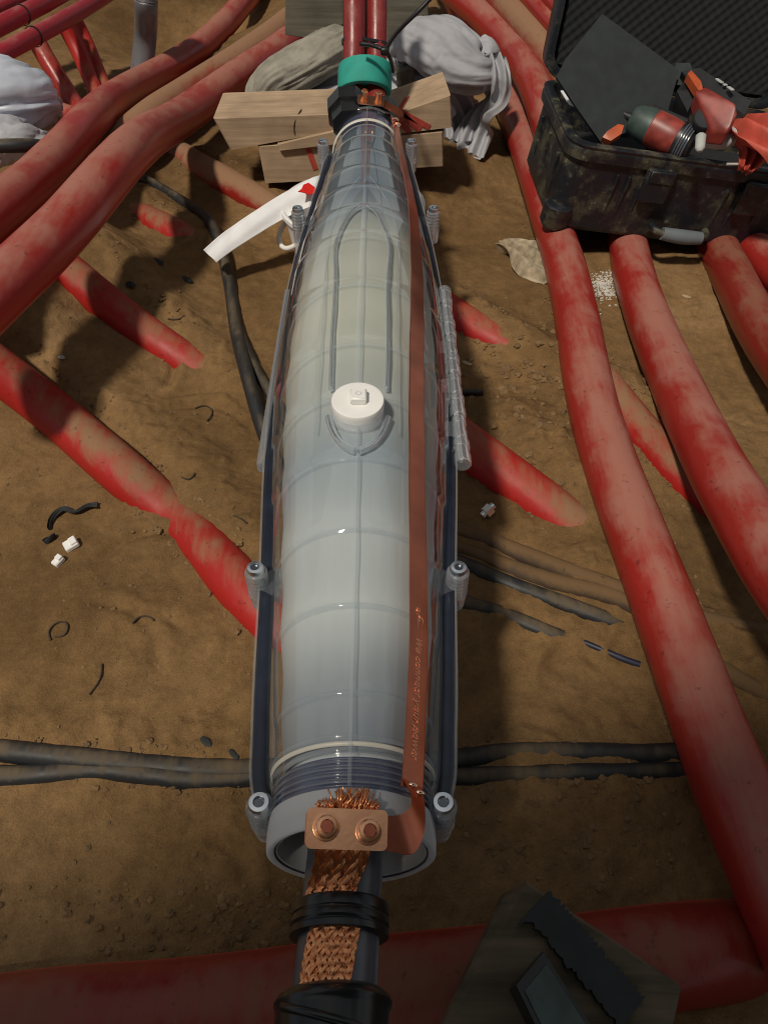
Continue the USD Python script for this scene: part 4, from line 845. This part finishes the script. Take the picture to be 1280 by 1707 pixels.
# ---------------------------------------------------------------- board with black pieces, lower right
bz = .105
bn = [P(878, 1476, bz + .02), P(1136, 1650, bz - .005), P(1105, 1790, bz - .012), P(700, 1790, bz - .005), P(836, 1500, bz + .012)]
def slab(pts, th, b=.0015):
    p = np.array(pts); n = np.cross(p[1] - p[0], p[-1] - p[0]); n /= np.linalg.norm(n); n = n if n[2] > 0 else -n
    c = p.mean(0); p2 = c + (p - c) * (1 - b / .15)
    return hull(np.vstack([p2, p - n * b, p - n * th]))
solo('plywood_board', slab(bn, .018), 'plywood', 'sooty plywood board in the lower right corner, resting on bottom duct', 'board', smooth=False)
def jag(a, b, wd, n=46, amp=.0022, seed=0, th=.006, horn=.012):
    g = np.random.default_rng(seed); a, b = np.array(a), np.array(b); d = (b - a); L = np.linalg.norm(d); d /= L; s = np.cross([0, 0, 1], d); s /= np.linalg.norm(s); nn = np.cross(d, s)
    t = np.linspace(0, 1, n); l = wd + amp * np.where(np.arange(n) % 2, 1, -.5) + g.normal(0, amp * .4, n); r = -wd + g.normal(0, amp * .5, n)
    r[0] -= horn; r[-1] -= horn; r[1] -= horn * .45; r[-2] -= horn * .45
    from shapely.geometry import Polygon
    pg = Polygon(np.vstack([np.c_[t * L, l], np.c_[(t * L)[::-1], r[::-1]]])).buffer(0)
    m = cat([trimesh.creation.extrude_polygon(q_, th, engine='earcut') for q_ in getattr(pg, 'geoms', [pg])])
    m.vertices = a + m.vertices[:, :1] * d + m.vertices[:, 1:2] * s + m.vertices[:, 2:] * nn
    return m
solo('rubber_strip', jag(P(893, 1508, bz + .019), P(1050, 1690, bz + .001), .0155, seed=2), 'black_matte', 'jagged black rubber strip lying along the plywood board', 'rubber strip', smooth=False)
k0, k1, k2, k3 = P(902, 1592, bz + .02), P(1010, 1760, bz + .012), P(930, 1800, bz + .012), P(856, 1648, bz + .02)
bk = thing('black_box', (k0 + k2) / 2, 'small black box standing on the plywood board', 'box')
obj('shell', slab([k0 + [0, 0, .012], k1 + [0, 0, .012], k2 + [0, 0, .012], k3 + [0, 0, .012]], .026, .003), 'black_rubber', bk, smooth=False)
ki = (k0 + k1 + k2 + k3) / 4
obj('top_panel', slab([ki + (q_ - ki) * .78 + [0, 0, .0145] for q_ in (k0, k1, k2, k3)], .004, .001), 'tool_green', bk, smooth=False)

# ---------------------------------------------------------------- litter on the sand
def gp(px, py, o=0.0):
    p = Pg(px, py, 0); z = float(Gfine(np.array([p[0]]), np.array([p[1]]))[0]); return np.array([p[0], p[1], z + o])
def scrap(pts, wd, label, mm='black_matte', name='tape_scrap', cat_='scrap', **k):
    return solo(name, ribbon([gp(a, b, o) for a, b, o in pts], wd, n=40, m=8, fold=k.pop('fold', .003), fk=1.5, up=(0, 0, 1), th=.0012, **k), mm, label, cat_)
scrap([(84, 885, .002), (92, 862, .006), (108, 852, .007), (128, 858, .005), (146, 850, .006), (164, 846, .003)], [.0025, .004, .005, .004, .005, .007], 'twisted strip of black tape on the sand above the white fragments')
scrap([(76, 908, .002), (86, 902, .004), (94, 896, .002)], [.003, .005, .003], 'small black tape scrap left of the white fragments')
def frag(px, py, sx, sy, rot, label):
    c = gp(px, py, .004); ax = axes((math.cos(rot), math.sin(rot), .2))
    return solo('white_fragment', [bbox(c, (sx, sy, .004), .0015, ax), bbox(c + ax[0] * sx * .4 + [0, 0, .004], (sx * .5, sy * .8, .003), .001, ax)], 'white_plastic', label, 'fragment', smooth=False)
frag(120, 911, .010, .009, .6, 'larger broken white plastic fragment on the left sand')
frag(98, 938, .008, .006, 1.0, 'smaller white plastic fragment just below the larger one')
for k, (pts, lab) in enumerate([([(86, 1070), (84, 1052), (96, 1040), (112, 1042), (108, 1060), (92, 1064)], 'thin black wire coil on the sand at lower left'),
                                ([(220, 1036), (232, 1025), (246, 1026), (257, 1036)], 'small bent black wire on the sand left of the middle bolt'),
                                ([(325, 680), (340, 674), (352, 682), (346, 704)], 'tiny curled black twig on the sand below the hose'),
                                ([(304, 800), (318, 803), (326, 792)], 'small curved dark twig between the ducts at left'),
                                ([(390, 864), (402, 869), (412, 876)], 'short brown twig beside the joint flange at left'),
                                ([(280, 532), (300, 532), (308, 528)], 'short dark stick above the sunken left duct'),
                                ([(170, 1108), (168, 1130), (150, 1160)], 'faint dark root on the left sand, below the wires')]):
    solo('wire_scrap', tube([gp(a, b, .002) for a, b in pts], .0013, 30, 6), 'twig', lab, 'wire')
solo('dark_stick', tube([gp(720, 664, .012), gp(760, 660, .010), gp(803, 658, .006)], .0055, 12, 8), 'black_tie', 'short black stick in the shadow beside the clear hinge', 'stick')
solo('hex_nut', [lathe([(-.006, .004), (-.006, .010), (.006, .010), (.006, .004), (-.006, .004)], gp(812, 858, .008), axes((.6, .5, .3)), 6), lathe([(-.012, .0055), (.012, .0055)], gp(812, 858, .008), axes((.6, .5, .3)), 14)], 'zinc', 'small metal nut on the sand right of the joint below the duct', 'nut', smooth=30)
# dark chips and pale chips
for (a, b, s, mm, lab) in ((262, 436, .020, 'black_matte', 'upper dark flake in the sand left of the black hose'), (312, 468, .018, 'black_matte', 'lower dark flake in the sand left of the black hose'), (215, 468, .018, 'black_matte', 'black lump in the sand right of the lower big duct'),
                         (88, 557, .010, 'salt_white', 'white pebble below the lower big duct at left'), (1145, 494, .012, 'grit', 'pale chip on the sand right of the second duct'), (778, 606, .012, 'grit', 'pale stone in shadow by the clear hinge'), (345, 1238, .010, 'black_matte', 'small black chip above the half buried left cables'), (392, 1262, .009, 'black_matte', 'black chip left of the lower joint bolts')):
    c = gp(a, b, .001); m = trimesh.creation.icosphere(2, s); v = m.vertices
    m.vertices = c + v * np.array([.9, .4, .14]) @ axes((.7, -.6, 0)) * (.7 + .6 * meshkit.noise(v * 90 + a, 3))[:, None]
    solo('chip', m, mm, lab, 'chip', smooth=False)
def grit_field(center_px, spread, n, s0, s1, seed):
    g = np.random.default_rng(seed); ms = []; ico = trimesh.creation.icosphere(1, 1.0)
    for _ in range(n):
        p = gp(center_px[0] + g.normal(0, spread[0]), center_px[1] + g.normal(0, spread[1]), 0); s = g.uniform(s0, s1) * g.uniform(.4, 1)
        ms.append((p + (ico.vertices * (.7 + .6 * g.random((len(ico.vertices), 1)))) * s * np.array([1, 1, .6]), ico.faces))
    return cat(ms)
p = solo('white_grit', grit_field((1006, 478), (14, 12), 600, .001, .0032, 1), 'salt_white', 'patch of white grit between the two long ducts', 'grit', kind='stuff', smooth=False)
def banked(poly, n, seed, rr=.036):
    g = np.random.default_rng(seed); ms = []; ico = trimesh.creation.icosphere(1, 1.0)
    q_ = spline(np.array([[*P(a, b, 0)[:2], 0] for a, b in poly]), 200); T = np.gradient(q_, axis=0); T /= np.linalg.norm(T, axis=1)[:, None]
    for _ in range(n):
        k = g.integers(0, 200); sd = (1 if g.random() < .5 else -1) * (rr + abs(g.normal(0, .010)) - .006)
        x, y = q_[k, 0] - T[k, 1] * sd, q_[k, 1] + T[k, 0] * sd
        z = float(G(x, y)) + .001; sz = g.uniform(.0012, .0055) * g.uniform(.4, 1)
        ms.append((np.array([x, y, z]) + ico.vertices * (.7 + .6 * g.random((len(ico.vertices), 1))) * sz * np.array([1, 1, .7]), ico.faces))
    return cat(ms)
BANK = cat([banked([(20, 640), (150, 740), (285, 858), (450, 1030)], 260, 41), banked([(110, 450), (250, 562), (330, 612)], 140, 42, .033), banked([(720, 700), (800, 762), (880, 822), (950, 880)], 160, 43), banked([(740, 516), (860, 590)], 90, 44), banked([(1060, 716), (1180, 840)], 80, 45), banked([(240, 365), (350, 425)], 70, 46), banked([(320, 275), (470, 360)], 80, 47),
            banked([(912, 350), (966, 560), (1034, 820), (1120, 1045), (1200, 1260)], 260, 48, .045), banked([(0, 1262), (200, 1276), (440, 1288)], 160, 49, .018), banked([(760, 1283), (1100, 1275)], 140, 50, .022)])
p = solo('soil_clods', cat([BANK, grit_field((880, 640), (60, 60), 220, .002, .010, 2), grit_field((280, 1510), (130, 50), 130, .0012, .0055, 3), grit_field((420, 1540), (50, 40), 110, .0012, .005, 4), grit_field((1060, 690), (30, 60), 120, .002, .007, 5), grit_field((950, 1380), (120, 60), 160, .0015, .005, 6), grit_field((250, 950), (160, 160), 160, .001, .004, 8), grit_field((230, 620), (130, 80), 120, .001, .004, 9)]), 'lump_soil', 'loose clods and grains of soil scattered on the sand', 'soil', kind='stuff', smooth=False)
solo('plastic_film', ribbon([gp(835, 415, .006), gp(875, 425, .012), gp(905, 455, .012), gp(925, 470, .006)], [.02, .045, .05, .03], fold=.014, fk=2.5, up=(0, 0, 1), seed=23), 'dirty_film', 'dirty crumpled plastic film half buried left of the longest duct', 'film')
